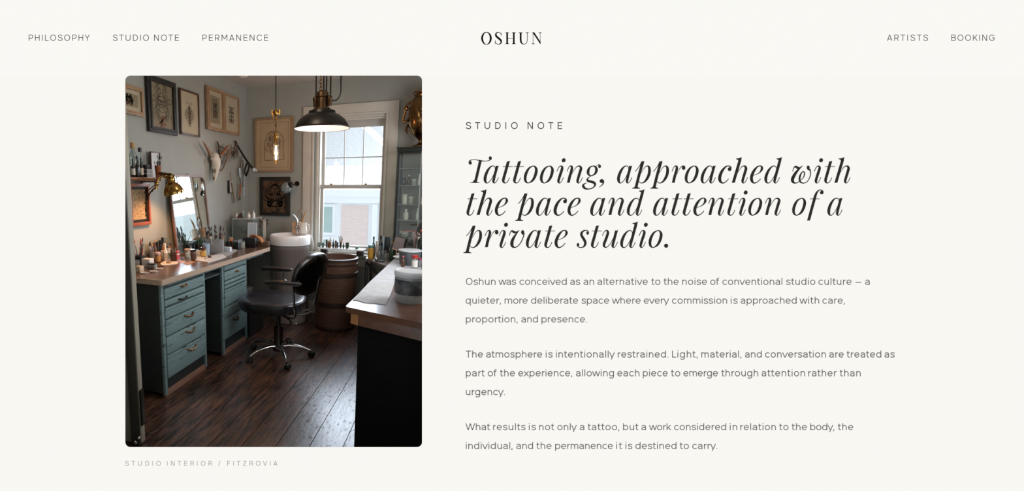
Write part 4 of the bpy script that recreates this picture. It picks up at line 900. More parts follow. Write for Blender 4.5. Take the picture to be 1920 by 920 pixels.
# ================================================================== CEILING FIXTURE, LAMPS
P0 = on_z(456, 139, ZC-.02)
cl_ = thing('ceiling_fixture', 'small white round fixture on the ceiling above the left wall pictures', 'ceiling fixture', (P0.x, P0.y, ZC))
b = MB(); b.lathe([(.075, -.004), (.075, -.018), (.065, -.03), (0, -.032)], seg=32); b.build('base', trimp, cl_)
b = MB(); b.lathe([(.045, -.031), (.04, -.045), (0, -.048)], seg=24); b.build('cover', mat('fixture_white', (226, 222, 214), .5), cl_)
# dome pendant
darkm = mat('dark_bronze', (38, 34, 29), .35, .7, var=.25, scale=14)
bronze = mat('old_bronze', (84, 62, 42), .35, .9, var=.35, scale=22)
LX, LY, LZ = -1.020, 3.30, 1.925
pl = thing('pendant_lamp', 'large dark industrial dome pendant lamp with white inside, lit, above the chair', 'lamp', (LX, LY, LZ))
b = MB(); b.lathe([(.213, .0), (.214, .006), (.206, .010), (.198, .03), (.175, .066), (.135, .098), (.105, .110), (.100, .130), (.072, .136), (.07, .140)], seg=56, cap=False); b.build('shade', darkm, pl)
b = MB(); b.lathe([(.209, .002), (.194, .028), (.170, .062), (.130, .093), (.07, .105), (0, .106)], seg=56, cap=False); b.build('shade_lining', mat('white_enamel_lining', (238, 226, 220), .4, emit=((255, 222, 214), .30)), pl)
b = MB(); b.lathe([(.0, .03), (.022, .034), (.032, .055), (.026, .078), (.014, .095), (.014, .106)], seg=20); b.build('bulb', emis('lamp_bulb', (255, 238, 220), 3.0), pl)
b = MB(); b.lathe([(.07, .136), (.062, .15), (.040, .156), (.038, .225), (.046, .232), (.046, .262), (.030, .275), (.0, .276)], seg=28); b.build('lamp_housing', bronze, pl)
for k, (a, r_) in enumerate(((185, .052), (-5, .060), (60, .05))):
    q = R(a); b = MB(); b.tube([(math.cos(q)*r_, math.sin(q)*r_, .16), (math.cos(q)*r_, math.sin(q)*r_, .215)], [.016, .020], 12); b.ball((math.cos(q)*r_, math.sin(q)*r_, .218), .021, 12); b.build('side_clamp', bronze, pl)
top = ZC-LZ
for x, y in ((-.050, 0), (.004, .02), (.034, -.01), (.062, .006)):
    b = MB(); b.tube([(x, y, .21), (x, y, top-.012)], .0055, 8); b.build('suspension_rod', darkm, pl)
b = MB(); b.lathe([(.10, top-.02), (.10, top-.001)], seg=32); b.build('ceiling_rose', darkm, pl)
b = MB()
for k in range(14): b.ball((-.012+.004*(k % 2), -.01, .285+.026*k), (.008, .006, .015), 8)
b.build('chain', bronze, pl)
P = cr_spline([(.065, 0, .20), (.115, 0, .205), (.142, 0, .255), (.140, 0, .36), (.148, .0, .42), (.138, 0, .50), (.14, 0, top)], 8)
b = MB(); b.tube(P, .0055, 8); b.build('cable', blackp, pl)
b = MB()
for k in range(9): b.ball((.142, 0, .34+.022*k), (.009, .009, .007), 8)
b.build('cable_wrap', blackp, pl)
light('pendant_glow', 'POINT', (LX, LY, LZ-.02), 1.3, (255, 226, 205), .05)
# hanging filament bulb
BXb, BYb = -1.625, 3.83
hb_ = thing('hanging_bulb', 'bare glowing tubular filament bulb on a brass socket hanging from a black cord', 'lamp', (BXb, BYb, 1.70))
hz = ZC-1.70
b = MB(); b.tube([(0, 0, .47), (0, 0, hz)], .0055, 8); b.build('cord', blackp, hb_)
b = MB(); b.lathe([(.0, .395), (.008, .40), (.008, .425), (.014, .43), (.022, .445), (.026, .46), (.022, .475), (.010, .482), (.008, .50)], seg=20)
for s in (-1, 1): b.tube([(0, 0, .46), (s*.038, 0, .462)], .006, 8); b.tube([(s*.038, 0, .440), (s*.038, 0, .485)], .007, 8)
b.tube([(-.03, 0, .46), (-.028, 0, .40), (0, 0, .385)], .004, 6)
b.build('joint', brassm, hb_)
b = MB(); b.tube([(0, 0, .395), (0, 0, .275)], .0055, 8); b.ball((0, 0, .345), .012, 10); b.build('stem', oldbrass, hb_)
b = MB(); b.lathe([(.010, .285), (.017, .28), (.019, .25), (.023, .246), (.023, .238), (.019, .232), (.018, .205), (.014, .20)], seg=20); b.build('socket', brassm, hb_)
b = MB(); b.lathe([(.012, .205), (.020, .19), (.0225, .17), (.0225, .04), (.018, .015), (.009, .003), (0, 0)], seg=20); b.build('bulb_glass', glass('warm_bulb_glass', (255, 236, 208), .06), hb_)
b = MB()
for k in range(6):
    q = 2*math.pi*k/6; c = (.0075*math.cos(q), .0075*math.sin(q)); b.tube([(c[0], c[1], .035), (c[0]*1.3, c[1]*1.3, .10), (c[0], c[1], .165)], .0022, 6)
b.build('filament', emis('filament', (255, 214, 150), 9.0), hb_)
light('bulb_glow', 'POINT', (BXb, BYb, 1.80), 5.5, (255, 178, 108), .03)
# glass wall lamp in front of the low black picture
gl_ = thing('glass_wall_lamp', 'small clear glass reflector lamp on an arm before the low black picture', 'lamp', tuple(on_y(541, 349, YB-.16)))
b = MB(); Mg = Matrix.Rotation(R(62), 4, 'Y') @ Matrix.Rotation(R(20), 4, 'X')
b.lathe([(.030, .03), (.050, .01), (.062, -.03), (.058, -.07)], seg=24, M=Mg, cap=False); b.build('glass_shade', glass('blue_glass', (190, 206, 208), .25, .05, .25), gl_)
b = MB(); b.lathe([(0, .04), (.018, .035), (.024, .0), (.018, -.03), (0, -.035)], seg=16, M=Mg); b.build('bulb', mat('amber_bulb', (196, 150, 110), .3, var=.3, scale=30), gl_)
b = MB(); b.lathe([(.0, .065), (.030, .055), (.034, .03), (.026, .025)], seg=20, M=Mg); b.tube([Mg @ Vector((0, 0, .055)), (.06, .08, .01), (.045, .155, .03)], .006, 8); b.build('arm', darkm, gl_)
b = MB(); b.tube([(.045, .15, .03), (.045, .159, .03)], .028, 16); b.build('wall_plate', darkm, gl_)

# ================================================================== WALL SHELF with bracket, brass lamp
SHX = -2.215; shy = on_x(303, 338, SHX).y
SZ = 1.560
ws = thing('wall_shelf', 'small wooden wall shelf with carved edge and iron bracket near the door', 'shelf', (XL, shy-.25, SZ))
b = MB(); b.box(0, SHX-XL, -.28, .25, -.022, 0, None, .003); b.build('board', mat('shelf_wood', (150, 96, 76), .5, var=.3, scale=12), ws)
b = MB()
for k in range(22): b.box(SHX-XL, SHX-XL+.006, -.275+.024*k, -.262+.024*k, -.021, -.006, None, .002)
for k in range(7): b.box(.012+.024*k, .026+.024*k, .25, .256, -.021, -.006, None, .002)
b.build('carved_edge', oldbrass, ws)
by = .235
b = MB(); b.box(.001, .014, by-.012, by+.012, -.30, -.024, None, .003); b.box(.001, .17, by-.007, by+.007, -.034, -.024, None, .002)
b.tube(cr_spline([(.012, by, -.285), (.03, by, -.24), (.045, by, -.17), (.085, by, -.11), (.135, by, -.07), (.160, by, -.034)], 6), .006, 8)
b.tube([(.012, by, -.12), (.075, by, -.088), (.13, by, -.055)], .004, 6)
for z in (-.30, -.20): b.ball((.012, by, z), .013, 10)
b.ball((.055, by, -.165), .010, 8); b.ball((.10, by, -.10), .009, 8)
b.build('bracket', bronze, ws)
b = MB(); b.box(.001, .006, by+.014, by+.09, -.165, -.026, None, .002); b.build('wall_plate', mat('grey_plate', (142, 142, 140), .4), ws)
# brass desk lamp clipped on the shelf end
LP_ = on_x(324, 353, -2.10)
bl = thing('brass_lamp', 'polished brass dome lamp clamped to the end of the wall shelf', 'lamp', tuple(LP_))
Ml = Matrix.Rotation(R(10), 4, 'X') @ Matrix.Rotation(R(-8), 4, 'Y')
goldm = mat('polished_brass', (178, 140, 78), .12, 1.0, var=.2, scale=10)
b = MB(); b.lathe([(.080, -.045), (.081, -.040), (.078, -.02), (.066, .012), (.045, .036), (.030, .046), (.026, .062)], seg=40, M=Ml, cap=False); b.build('shade', goldm, bl)
b = MB(); b.lathe([(.0775, -.044), (.074, -.02), (.062, .010), (.04, .032), (0, .04)], seg=32, M=Ml, cap=False); b.build('shade_lining', mat('warm_lining', (240, 210, 160), .5, emit=((255, 190, 110), .4)), bl)
b = MB(); b.lathe([(.030, .045), (.034, .06), (.034, .075), (.026, .085), (.028, .10), (.020, .11), (0, .112)], seg=24, M=T(-.012, 0, 0)); b.build('neck', goldm, bl)
b = MB(); b.tube(cr_spline([(-.012, 0, .08), (-.05, -.02, .10), (-.085, -.05, .085), (-.10, -.07, .03), (-.105, -.075, -.01)], 6), .011, 10); b.ball((-.05, -.02, .10), .022, 12); b.ball((-.10, -.07, .035), .018, 12); b.build('arm', goldm, bl)
b = MB(); b.box(-.075, -.025, -.08, -.03, .104, .124, None, .004); b.lathe([(.035, .10), (.04, .11), (.035, .118)], c=(-.03, -.03, 0), seg=16); b.build('clamp', bronze, bl)
light('brass_lamp_glow', 'SPOT', tuple(LP_+Vector((0, 0, -.02))), 15, (255, 190, 132), .03, aim(LP_, LP_+Vector((-.30, -.12, -.52))), spot_size=R(125), spot_blend=.5)

# ================================================================== MIRROR
my0 = on_x(320, 345, -2.372).y; mw, mh = .585, .722
mi = thing('mirror', 'brown wood framed mirror with rounded top leaning on the left wall', 'mirror', (-2.310, my0+mw/2-.045, CT+.001))
mi.rotation_euler = (Matrix(((0, 0, 1), (1, 0, 0), (0, 1, 0))) @ Matrix.Rotation(R(-5.0), 3, 'X')).to_euler()
def rtop(w, h, r, x0=0):
    P = [(-w/2, 0)]
    for k in range(9): a = R(180-90*k/8); P.append((-w/2+r+r*math.cos(a), h-r+r*math.sin(a)))
    for k in range(9): a = R(90-90*k/8); P.append((w/2-r+r*math.cos(a), h-r+r*math.sin(a)))
    return P+[(w/2, 0)]
oP, iP = rtop(mw, mh, .075), [(x, y+.016) for x, y in rtop(mw-.036, mh-.034, .06)]
n = len(oP); b = MB(); vs = [(*p, .018) for p in oP]+[(*p, .018) for p in iP]+[(*p, 0) for p in oP]+[(*p, 0) for p in iP]; fs = []
for i in range(n):
    j = (i+1) % n; fs += [(i, j, n+j, n+i), (2*n+i, 3*n+i, 3*n+j, 2*n+j), (n+i, n+j, 3*n+j, 3*n+i), (i, 2*n+i, 2*n+j, j)]
b.add(vs, fs, False); b.build('frame', mat('mirror_frame_wood', (112, 78, 56), .4, var=.3, scale=14), mi)
b = MB(); b.prism(iP, .002, .007); b.build('mirror_glass', mat('silvered_glass', (224, 232, 230), .02, 1.0), mi)
b = MB(); b.prism(oP, -.004, .0); b.build('back_board', fr_brown, mi)
b = MB()
for s in (-1, 1): b.tube([(.0+s*.012, mh, .010), (.0+s*.014, mh+.012, .010)], .003, 6)
b.build('crest_pin', bronze, mi)
P = on_x(379, 349, -2.33)
sc_ = thing('round_shaving_mirror', 'small round clear disc hooked on the right side of the leaning mirror', 'mirror', tuple(P+Vector((.012, 0, 0))))
b = MB(); b.lathe([(.0, -.003), (.026, -.003), (.030, 0), (.026, .003), (0, .003)], seg=28, M=Matrix.Rotation(R(80), 4, 'Y'), sx=1.5); b.build('disc', mat('pale_disc', (170, 178, 172), .15, .6), sc_)

# ================================================================== SKULL, ANTLERS, TOOLS on the left wall
bone = mat('bleached_bone', (190, 184, 168), .6, var=.10, scale=10, bump=.2)
horn = mat('horn', (132, 104, 80), .45, var=.35, scale=16)
def wl(px, py, off=.0): return on_x(px, py, XL+off)
S0 = wl(401, 300, .05)
sk_ = thing('animal_skull', 'bleached horned animal skull hung on the left wall above the mirror', 'skull', tuple(S0))
def rel(px, py, off=.05): return wl(px, py, off)-S0
b = MB(); rings = [(402, 287, .030, .030), (402, 290, .050, .044), (402, 295, .062, .052), (402.5, 299, .074, .056), (403, 303, .066, .060), (403, 308, .048, .062), (402.5, 315, .040, .056), (402, 322, .033, .046), (401.5, 329, .025, .036), (401, 335, .020, .028), (401, 340, .012, .016)]
vs = []; fs = []; seg = 18
for px, py, ry, rx in rings:
    c = rel(px, py, .05)
    for k in range(seg):
        q = 2*math.pi*k/seg; vs.append((c.x+rx*math.cos(q)*(1 if math.cos(q) > 0 else .5), c.y+ry*math.sin(q), c.z))
for i in range(len(rings)-1):
    for k in range(seg): k2 = (k+1) % seg; fs.append((i*seg+k, i*seg+k2, (i+1)*seg+k2, (i+1)*seg+k))
fs.append(tuple(range(seg))); fs.append(tuple((len(rings)-1)*seg+k for k in range(seg)))
b.add(vs, fs);  b.build('cranium', bone, sk_)
sock = mat('socket_dark', (92, 82, 68), .8)
for px in (396.5, 408.5): b = MB(); b.ball(rel(px, 302.5, .094), (.012, .013, .016), 12); b.build('eye_socket', sock, sk_)
b = MB(); b.ball(rel(400, 294, .098), (.006, .005, .009), 10); b.build('forehead_hole', sock, sk_)
for px in (399.3, 403.2): b = MB(); b.ball(rel(px, 320, .090), (.008, .003, .024), 10); b.build('nasal_slit', sock, sk_)
b = MB(); b.ball(rel(401, 334, .070), (.010, .004, .018), 10); b.build('jaw_gap', sock, sk_)
b = MB(); b.tube(cr_spline([tuple(rel(394, 290, .06)), tuple(rel(391, 282, .07)), tuple(rel(386, 273, .075)), tuple(rel(379.5, 264, .07))], 6), [.020]*5+[.018]*5+[.014]*4+[.010, .007, .005, .003, .002][:5], 12)
b.v = b.v; b.build('horn', horn, sk_)
b = MB(); b.tube(cr_spline([tuple(rel(412, 291, .06)), tuple(rel(418, 286, .08)), tuple(rel(424, 277, .085)), tuple(rel(430.5, 270.5, .08))], 6), [.014]*4+[.024]*5+[.020]*5+[.014, .009, .006, .004, .002], 12, flat=.6); b.build('horn', mat('orange_horn', (150, 92, 60), .45, var=.4, scale=18), sk_)
A0 = wl(432, 290, .03)
an = thing('antler_tangle', 'tangled dried branches and antlers hung between skull and black rod', 'branches', tuple(A0))
twig = mat('dry_twig', (104, 82, 64), .7, var=.35, scale=20); darktwig = mat('dark_twig', (48, 38, 32), .6, var=.3)
r = random.Random(5)
def tw(pts, r0, r1, m=twig, nm='branch', par=an, org=A0):
    P = cr_spline([tuple(wl(x, y, o)-org) for x, y, o in pts], 5); n = len(P); b = MB(); b.tube(P, [r0+(r1-r0)*i/(n-1) for i in range(n)], 7); b.build(nm, m, par)
tw([(407, 265, .03), (410, 273, .04), (411, 285, .04), (413, 296, .03)], .008, .010, darktwig)
tw([(408, 304, .03), (410, 314, .05), (414, 320, .05), (419, 313, .05), (424, 300, .04), (427, 288, .04)], .007, .009)
tw([(413, 298, .05), (419, 306, .04), (424, 298, .05), (426, 286, .05)], .006, .006)
tw([(419, 284, .04), (425, 294, .05), (424, 305, .04)], .007, .004)
tw([(427, 282, .05), (432, 279, .05), (430, 291, .05), (431, 303, .04)], .010, .004, mat('pale_root', (138, 112, 88), .7, var=.3))
tw([(432, 284, .04), (437, 292, .04), (441, 299, .03)], .005, .002, darktwig)
tw([(440, 284, .04), (436, 291, .05), (433, 298, .04)], .005, .002, darktwig)
for k in range(16):
    x, y = r.uniform(433, 446), r.uniform(268, 284)
    tw([(x, y, r.uniform(.02, .06)), (x+r.uniform(-3, 3), y+r.uniform(2, 8), r.uniform(.02, .06)), (x+r.uniform(-4, 3), y+r.uniform(6, 16), .03)], .0055, .002, (twig, darktwig, MATS['pale_root'])[k % 3])
for k in range(5): tw([(410+k*2, 272+k, .03), (411+k*2.4, 278, .05), (412+k*2, 286, .03)], .004, .002)
def walltool(name, label, cat, org_px, parts_):
    O = wl(*org_px, .03); o = thing(name, label, cat, tuple(O))
    for nm, pts, r0, r1, m in parts_: tw(pts, r0, r1, m, nm, o, O)
    return o
blk = mat('blackened_steel', (34, 32, 28), .4, .5, var=.2); silver = mat('bright_nickel', (200, 204, 204), .2, .9)
walltool('black_rod', 'black notched rod with two prongs leaning out in the corner above the counter', 'tool', (458, 290), [
    ('rod', [(441.5, 265, .03), (446, 274, .05), (455, 289, .09), (464, 303, .14), (474, 316, .2)], .011, .013, blk),
    ('hook', [(443, 270, .03), (441, 265, .03), (443, 264, .04)], .008, .006, blk),
    ('prong', [(463, 306, .13), (460, 315, .13), (458.5, 324, .13)], .010, .010, blk), ('prong', [(467, 311, .15), (465, 320, .15), (461, 329, .15)], .010, .013, blk), ('crossbar', [(458.5, 325, .13), (462, 329, .15)], .008, .008, blk)])
O = wl(478, 319, .22); o = thing('glass_ornament', 'small sparkling clear glass cluster at the tip of the black rod', 'ornament', tuple(O))
b = MB(); [b.ball((r.uniform(-.015, .015), r.uniform(-.03, .03), r.uniform(-.02, .02)), r.uniform(.009, .016), 8) for k in range(7)]; b.build('beads', mat('glassy_bead', (206, 216, 218), .1, .3), o)
walltool('hanging_chain', 'string of beads and small tools hanging from the black rod', 'hanging string', (452, 340), [
    ('strand', [(453, 292, .04), (451, 310, .04), (449, 330, .04), (451, 350, .04), (449, 372, .04)], .004, .005, bronze),
    ('strand', [(455, 300, .05), (456, 330, .05), (455, 351, .05)], .005, .004, blk),
    ('strand', [(457, 330, .06), (458, 360, .06), (456, 396, .06)], .003, .003, silver),
    ('bottle_pendant', [(449.5, 315, .05), (450, 325, .05), (450.5, 333, .05)], .011, .007, silver), ('bottle_pendant', [(450, 344, .05), (450.5, 356, .05), (449, 368, .05)], .011, .009, fr_orange),
    ('hook', [(446, 370, .04), (448, 375, .05), (451, 371, .05)], .005, .004, blk)])
walltool('paint_knife', 'long thin wooden handled tool hanging on the left wall', 'tool', (435, 345), [('blade', [(432, 322, .003), (433.5, 340, .03)], .003, .004, fr_tan), ('handle', [(434, 342, .03), (437, 360, .03), (439, 380, .03)], .005, .008, mat('olive_handle', (112, 92, 62), .5, var=.2))])
O = wl(431, 350, .01); o = thing('wall_card', 'narrow grey card with black edge pinned beside the hanging tool', 'card', tuple(O))
b = MB(); b.box(0, .010, -.03, .045, -.065, .065, None, .002); b.build('card', mat('grey_card', (168, 166, 164), .6), o)
b = MB(); b.box(.0, .016, -.045, -.030, -.068, .070, None, .002); b.box(0, .012, -.04, .045, -.070, -.063, None, .001); b.build('edge', blk, o)
# ================================================================== SMALL THINGS: helpers
cglass = glass('clear_glass', (222, 230, 228), .10, .04, .10)
amber = mat('amber_glass', (124, 72, 30), .12, coat=.5, var=.2); darkg = mat('dark_glass', (26, 26, 22), .12, coat=.5)
brownj = mat('brown_jar', (84, 54, 38), .2, coat=.3, var=.2); whitep = mat('white_plastic', (218, 212, 204), .4); cream = mat('cream_plastic', (206, 180, 150), .45)
palepink = mat('pale_pink_cap', (214, 182, 172), .4); pink = mat('pink_label', (206, 96, 112), .5); blackc = mat('black_cap', (18, 17, 16), .35)
steel = mat('brushed_steel', (160, 160, 156), .3, .9, var=.1); labelw = mat('paper_label', (200, 192, 178), .7); greeng = mat('green_glass', (52, 72, 52), .12, coat=.5)
redp = mat('red_plastic', (176, 48, 36), .4); orangep = mat('orange_plastic', (206, 98, 46), .4); greyp = mat('grey_plastic', (112, 114, 116), .45, var=.1); bluegrey = mat('blue_grey_plastic', (146, 168, 184), .35)
corkm = mat('cork', (178, 142, 92), .8, var=.2); mustard = mat('mustard_liquid', (178, 128, 40), .25, coat=.4); tealg = mat('teal_glass', (96, 138, 134), .2, coat=.4); leafm = mat('leaf_green', (62, 84, 60), .6, var=.35, scale=30)
pale_wood = mat('pale_wood', (196, 156, 118), .5, var=.2, scale=20); dkwood = mat('dark_brush_wood', (58, 40, 30), .4, var=.3, scale=20); bristle = mat('bristle', (70, 54, 42), .8, var=.3)
PROF = {
 'std': ([(.9, 0), (1, .03), (1, .60), (.92, .66), (.46, .76), (.42, .84)], (.50, .83, 1.0)),
 'tall': ([(.92, 0), (1, .02), (1, .50), (.86, .58), (.40, .70), (.36, .88)], (.44, .87, 1.0)),
 'jar': ([(.94, 0), (1, .03), (1, .74), (.9, .79)], (1.0, .78, 1.0)),
 'jug': ([(.9, 0), (1, .06), (1, .48), (.8, .62), (.34, .72), (.30, .84)], (.42, .83, 1.0)),
 'cone': ([(.94, 0), (1, .04), (.95, .12), (.30, .72), (.28, .88)], (.38, .86, 1.0)),
 'tumbler': ([(.88, 0), (.9, .02), (1, 1.0), (.93, 1.0), (.84, .06), (0, .06)], None),
 'pot': ([(.74, 0), (.76, .02), (.98, .9), (1, .91), (1, 1.0), (.9, 1.0), (.8, .2), (0, .2)], None),
 'round': ([(.6, 0), (.9, .12), (1, .32), (.9, .52), (.4, .68), (.3, .78)], (.34, .77, 1.0))}
def vessel(name, label, cat, loc, r_, h, prof='std', body=None, cap=None, lab=None, group=None, fill=None, rz=0, seg=20, square=False):
    o = thing(name, label, cat, tuple(loc), rz, group); pr, cp = PROF[prof]
    sg = 4 if square else seg; k = 1.25 if square else 1
    MM = Matrix.Rotation(R(45), 4, 'Z') if square else None
    b = MB(); b.lathe([(a*r_*k, z*h) for a, z in pr], seg=sg, M=MM, cap=(cp is not None)); b.build('body' if cp else 'cup', body, o)
    if cp and cap: b = MB(); b.lathe([(cp[0]*r_, cp[1]*h), (cp[0]*r_*1.02, cp[1]*h+.001), (cp[0]*r_*1.02, cp[2]*h-.001), (cp[0]*r_*.9, cp[2]*h)], seg=16); b.build('cap', cap, o)
    if lab and cp: z0, z1 = .14, pr[3][1]*.82 if len(pr) > 3 else .6; b = MB(); b.lathe([(r_*1.012*k, h*z0), (r_*1.012*k, h*z1)], seg=sg, M=MM, cap=False); b.build('label', lab, o)
    if fill: b = MB(); b.lathe([(r_*.84, h*.07), (r_*.9, h*.55), (0, h*.55)], seg=sg); b.build('contents', fill, o)
    return o
def at_c(px, py, z=CT): return on_z(px, py, z)
def fit(px, py, hpx, z, back=.05):
    """base point and height; things whose base is hidden behind others stand clear of the left wall"""
    p = at_c(px, py, z); m = mper(p); h = hpx*m
    if z == CT and p.x < XL+back: q = on_x(px, py-hpx, XL+back); p = Vector((XL+back, q.y, CT)); m = mper(p); h = q.z-CT
    return p, m, h
def vp(name, label, cat, px, py, wpx, hpx, prof='std', body=None, cap=None, z=CT, **k):
    p, m, h_ = fit(px, py, hpx, z); hpx = h_/m; return vessel(name, label, cat, p, wpx*m/2, hpx*m, prof, body, cap, **k)
def boxt(name, label, cat, px, py, wpx, hpx, dpx, m, lid=None, rz=0, z=CT, bev=.003, group=None):
    p, s, h_ = fit(px, py, hpx, z); o = thing(name, label, cat, tuple(p), rz, group); w_, d_ = wpx*s/2, dpx*s
    b = MB(); b.box(-w_, w_, 0, d_, 0, h_*(.82 if lid else 1), None, bev); b.build('body', m, o)
    if lid: b = MB(); b.box(-w_*1.03, w_*1.03, -.002, d_+.002, h_*.82, h_, None, bev); b.build('lid', lid, o)
    return o
def stick(base, tip, r_, m, label, group, kind='paintbrush', tipm=None, ferr=True, cat='brush'):
    """a brush or pen standing in a holder"""
    base, tip = Vector(base), Vector(tip); o = thing(kind, label, cat, tuple(base), 0, group); d = tip-base; L = d.length
    f = .72 if tipm else 1.0
    b = MB(); b.tube([d*0, d*.35*f, d*.8*f, d*f], [r_*.6, r_, r_*.85, r_*.7], 7); b.build('handle', m, o)
    if tipm:
        if ferr: b = MB(); b.tube([d*f, d*.82], [r_*.85, r_*.95], 7); b.build('ferrule', steel, o)
        b = MB(); b.tube([d*(.82 if ferr else f), d*.9, d*.97, d], [r_*.9, r_*1.25, r_*.8, r_*.15], 7); b.build('bristles' if kind == 'paintbrush' else 'tip', tipm, o)
    return o
def bunch(n, c, rad, zb, h0, h1, spread, label, group, mats, tips, r_=.0028, seed=1, kind='paintbrush', cat='brush', w=1.0):
    r = random.Random(seed)
    for k in range(n):
        a = r.uniform(0, 2*math.pi); q = r.uniform(.1, .85)*rad; bx, by2 = q*math.cos(a), q*math.sin(a)*w
        h = r.uniform(h0, h1); sp = spread*r.uniform(.4, 1)
        stick((c[0]+bx*.5, c[1]+by2*.5, zb), (c[0]+bx*.5+math.cos(a)*sp, c[1]+by2*.5+math.sin(a)*sp*w, zb+h), r_*r.uniform(.8, 1.3), mats[k % len(mats)], label, group, kind, tips[k % len(tips)], cat=cat)

# ================================================================== ON THE WORKTOP, left to right
# wooden crate with dark rack and pens
p = at_c(268, 489); s = mper(p)
o = thing('wooden_crate', 'small orange wooden crate with driftwood rim by the door end of worktop', 'crate', tuple(p))
b = MB(); w_, d_, h_ = .058, .075, .052
for x0, x1, y0, y1 in ((-w_, w_, 0, .006), (-w_, w_, d_-.006, d_), (-w_, -w_+.006, 0, d_), (w_-.006, w_, 0, d_)): b.box(x0, x1, y0, y1, 0, h_, None, .002)
b.box(-w_, w_, 0, d_, 0, .005); b.build('body', mat('crate_wood', (166, 100, 54), .5, var=.25, scale=16), o)
b = MB(); b.tube([(-w_, .0, h_+.002), (-w_*.3, -.003, h_+.004), (w_*.4, .0, h_+.012), (w_, .003, h_+.016)], [.006, .008, .008, .006], 8); b.build('driftwood_rim', pale_wood, o)
q = on_x(259, 460, XL+.055); q.z = CT
rk = thing('pen_rack', 'dark slotted pen rack behind the orange crate', 'rack', tuple(q)); b = MB(); b.box(-.05, .05, -.03, .03, 0, .055, None, .003)
for k in range(7): b.box(-.05+.0155*k, -.044+.0155*k, -.033, .033, 0, .075, None, .001)
b.build('body', blackc, rk)
bunch(9, q, .05, CT+.03, .10, .20, .035, 'slim tool standing in the dark pen rack behind the orange crate', 'tools in the dark pen rack', (dkwood, redp, steel, blackc), (redp, steel, orangep, bristle), .0034, 3, 'hobby_tool', 'tool')
vp('bottle', 'dark glass bottle with pale shoulder and cork just right of the orange crate', 'bottle', 284, 486, 9, 30, 'std', brownj, corkm, lab=mat('grey_label', (120, 112, 104), .5))
for i, (x, y, h) in enumerate(((287.5, 472, 17), (294, 471, 18), (300.5, 470, 20))):
    vp('bottle', 'small black capped bottle in the back row against the warm lit wall', 'bottle', x, y, 6, h, 'jar', darkg, (brownj, blackc, blackc)[i], group='black bottles in the back row')
vp('bottle', 'round amber jar of liquid with pale pink cap on the worktop', 'bottle', 296.5, 492, 10.5, 20, 'jar', amber, palepink, lab=mat('amber_label', (176, 128, 72), .5))
c0 = at_c(303, 486)
for k, (dx, dz, m_) in enumerate(((-.012, .085, dkwood), (-.002, .105, orangep), (.008, .12, orangep))):
    stick(c0+Vector((.006*k, .01, .002)), c0+Vector((dx, .03, dz+.02)), .0035, m_, ('dark pencil leaning behind the amber jar', 'short orange pencil leaning behind the amber jar', 'long orange pencil leaning behind the amber jar')[k], None, 'pencil', pale_wood, False, 'pencil')
vp('bottle', 'white squat bottle left of the tall ceramic bottle', 'bottle', 305.5, 488, 7, 19, 'jar', cream, whitep)
vp('bottle', 'tall white ceramic bottle with little stopper beside the brown brush pot', 'bottle', 311, 489, 8.5, 33, 'tall', whitep, whitep, lab=labelw)
vp('bottle', 'pale bottle with green leafy label beside the tall ceramic bottle', 'bottle', 317, 487, 6.5, 22, 'jar', whitep, whitep, lab=mat('leafy_label', (170, 180, 160), .6, col2=(70, 100, 70), thr=(.5, .55), scale=60))
vp('bottle', 'slim tall black bottle against the wall left of the glass frame', 'bottle', 304.5, 468, 5, 23, 'jar', darkg, blackc)
o = boxt('glass_frame', 'small empty glass frame standing against the wall left of the mirror', 'frame', 311.5, 470, 11, 24, 2, cglass)  # empty upright glass frame, rim added below
b = MB(); m_ = mper(o.location)*.5
for x0, x1, z0, z1 in ((-11, -9.6, 0, 48), (9.6, 11, 0, 48), (-11, 11, 46.6, 48), (-11, 11, 0, 1.4)): b.box(x0*m_, x1*m_, -.002, .004, z0*m_, z1*m_)
b.build('rim', corkm, o)
vp('brush_pot', 'dark brown pot holding small brushes in front of the mirror', 'pot', 325.5, 490, 13.5, 16, 'pot', mat('brown_leather_pot', (62, 42, 32), .55, var=.2))
bunch(9, at_c(325.5, 488), .024, CT+.02, .07, .115, .026, 'thin brush standing in the dark brown pot', 'brushes in the dark brown pot', (dkwood, pale_wood, blackc), (bristle, steel, orangep), .0026, 8)
vp('bottle', 'small pink and white labelled bottle right of the brown pot', 'bottle', 334, 490, 6, 20, 'jar', whitep, pink, lab=pink)
# white block, small boxes, lids at the near end
o = boxt('soap_block', 'white rounded block on the near end of the worktop', 'block', 273, 501, 19, 16, 14, whitep, bev=.008)
o = boxt('small_box', 'cream cube at the near end of the worktop beside the door', 'box', 258, 511, 11, 12, 12, cream, bev=.004)
o = boxt('small_box', 'white little box behind the cream cube beside the door', 'box', 257, 498, 9, 11, 10, whitep, bluegrey)
o = boxt('tin_box', 'small black and silver box in front of the white block', 'box', 282, 504, 16, 10, 10, mat('silver_tin', (150, 146, 140), .3, .7, var=.1), blackc)
def disc(name, label, cat, px, py, rpx, th, m, z=CT, group=None, sy=1.0, rim=True, dx=0):
    p = at_c(px, py, z); r_ = rpx*mper(p); o = thing(name, label, cat, tuple(p), 0, group)
    b = MB(); b.lathe([(r_*.9, 0), (r_, .002), (r_, th), (r_*.92, th), (r_*.88, th*.6), (0, th*.6)], seg=28, sy=sy); b.build('dish', m, o); return o
lidm = mat('pearl_lid', (190, 178, 170), .25, .3)
disc('loose_lid', 'pearly round lid lying nearest the worktop front edge', 'lid', 272, 512, 8, .006, lidm)  # jar lids lying loose on the worktop
disc('loose_lid', 'pearly round lid lying right of the nearest one', 'lid', 289, 509, 8.5, .006, lidm)
disc('loose_lid', 'third pearly lid lying below the amber jar', 'lid', 300, 504, 7, .005, lidm)
disc('cork_coaster', 'small brown disc under the amber jar side', 'coaster', 301, 498.5, 6, .004, dkwood)
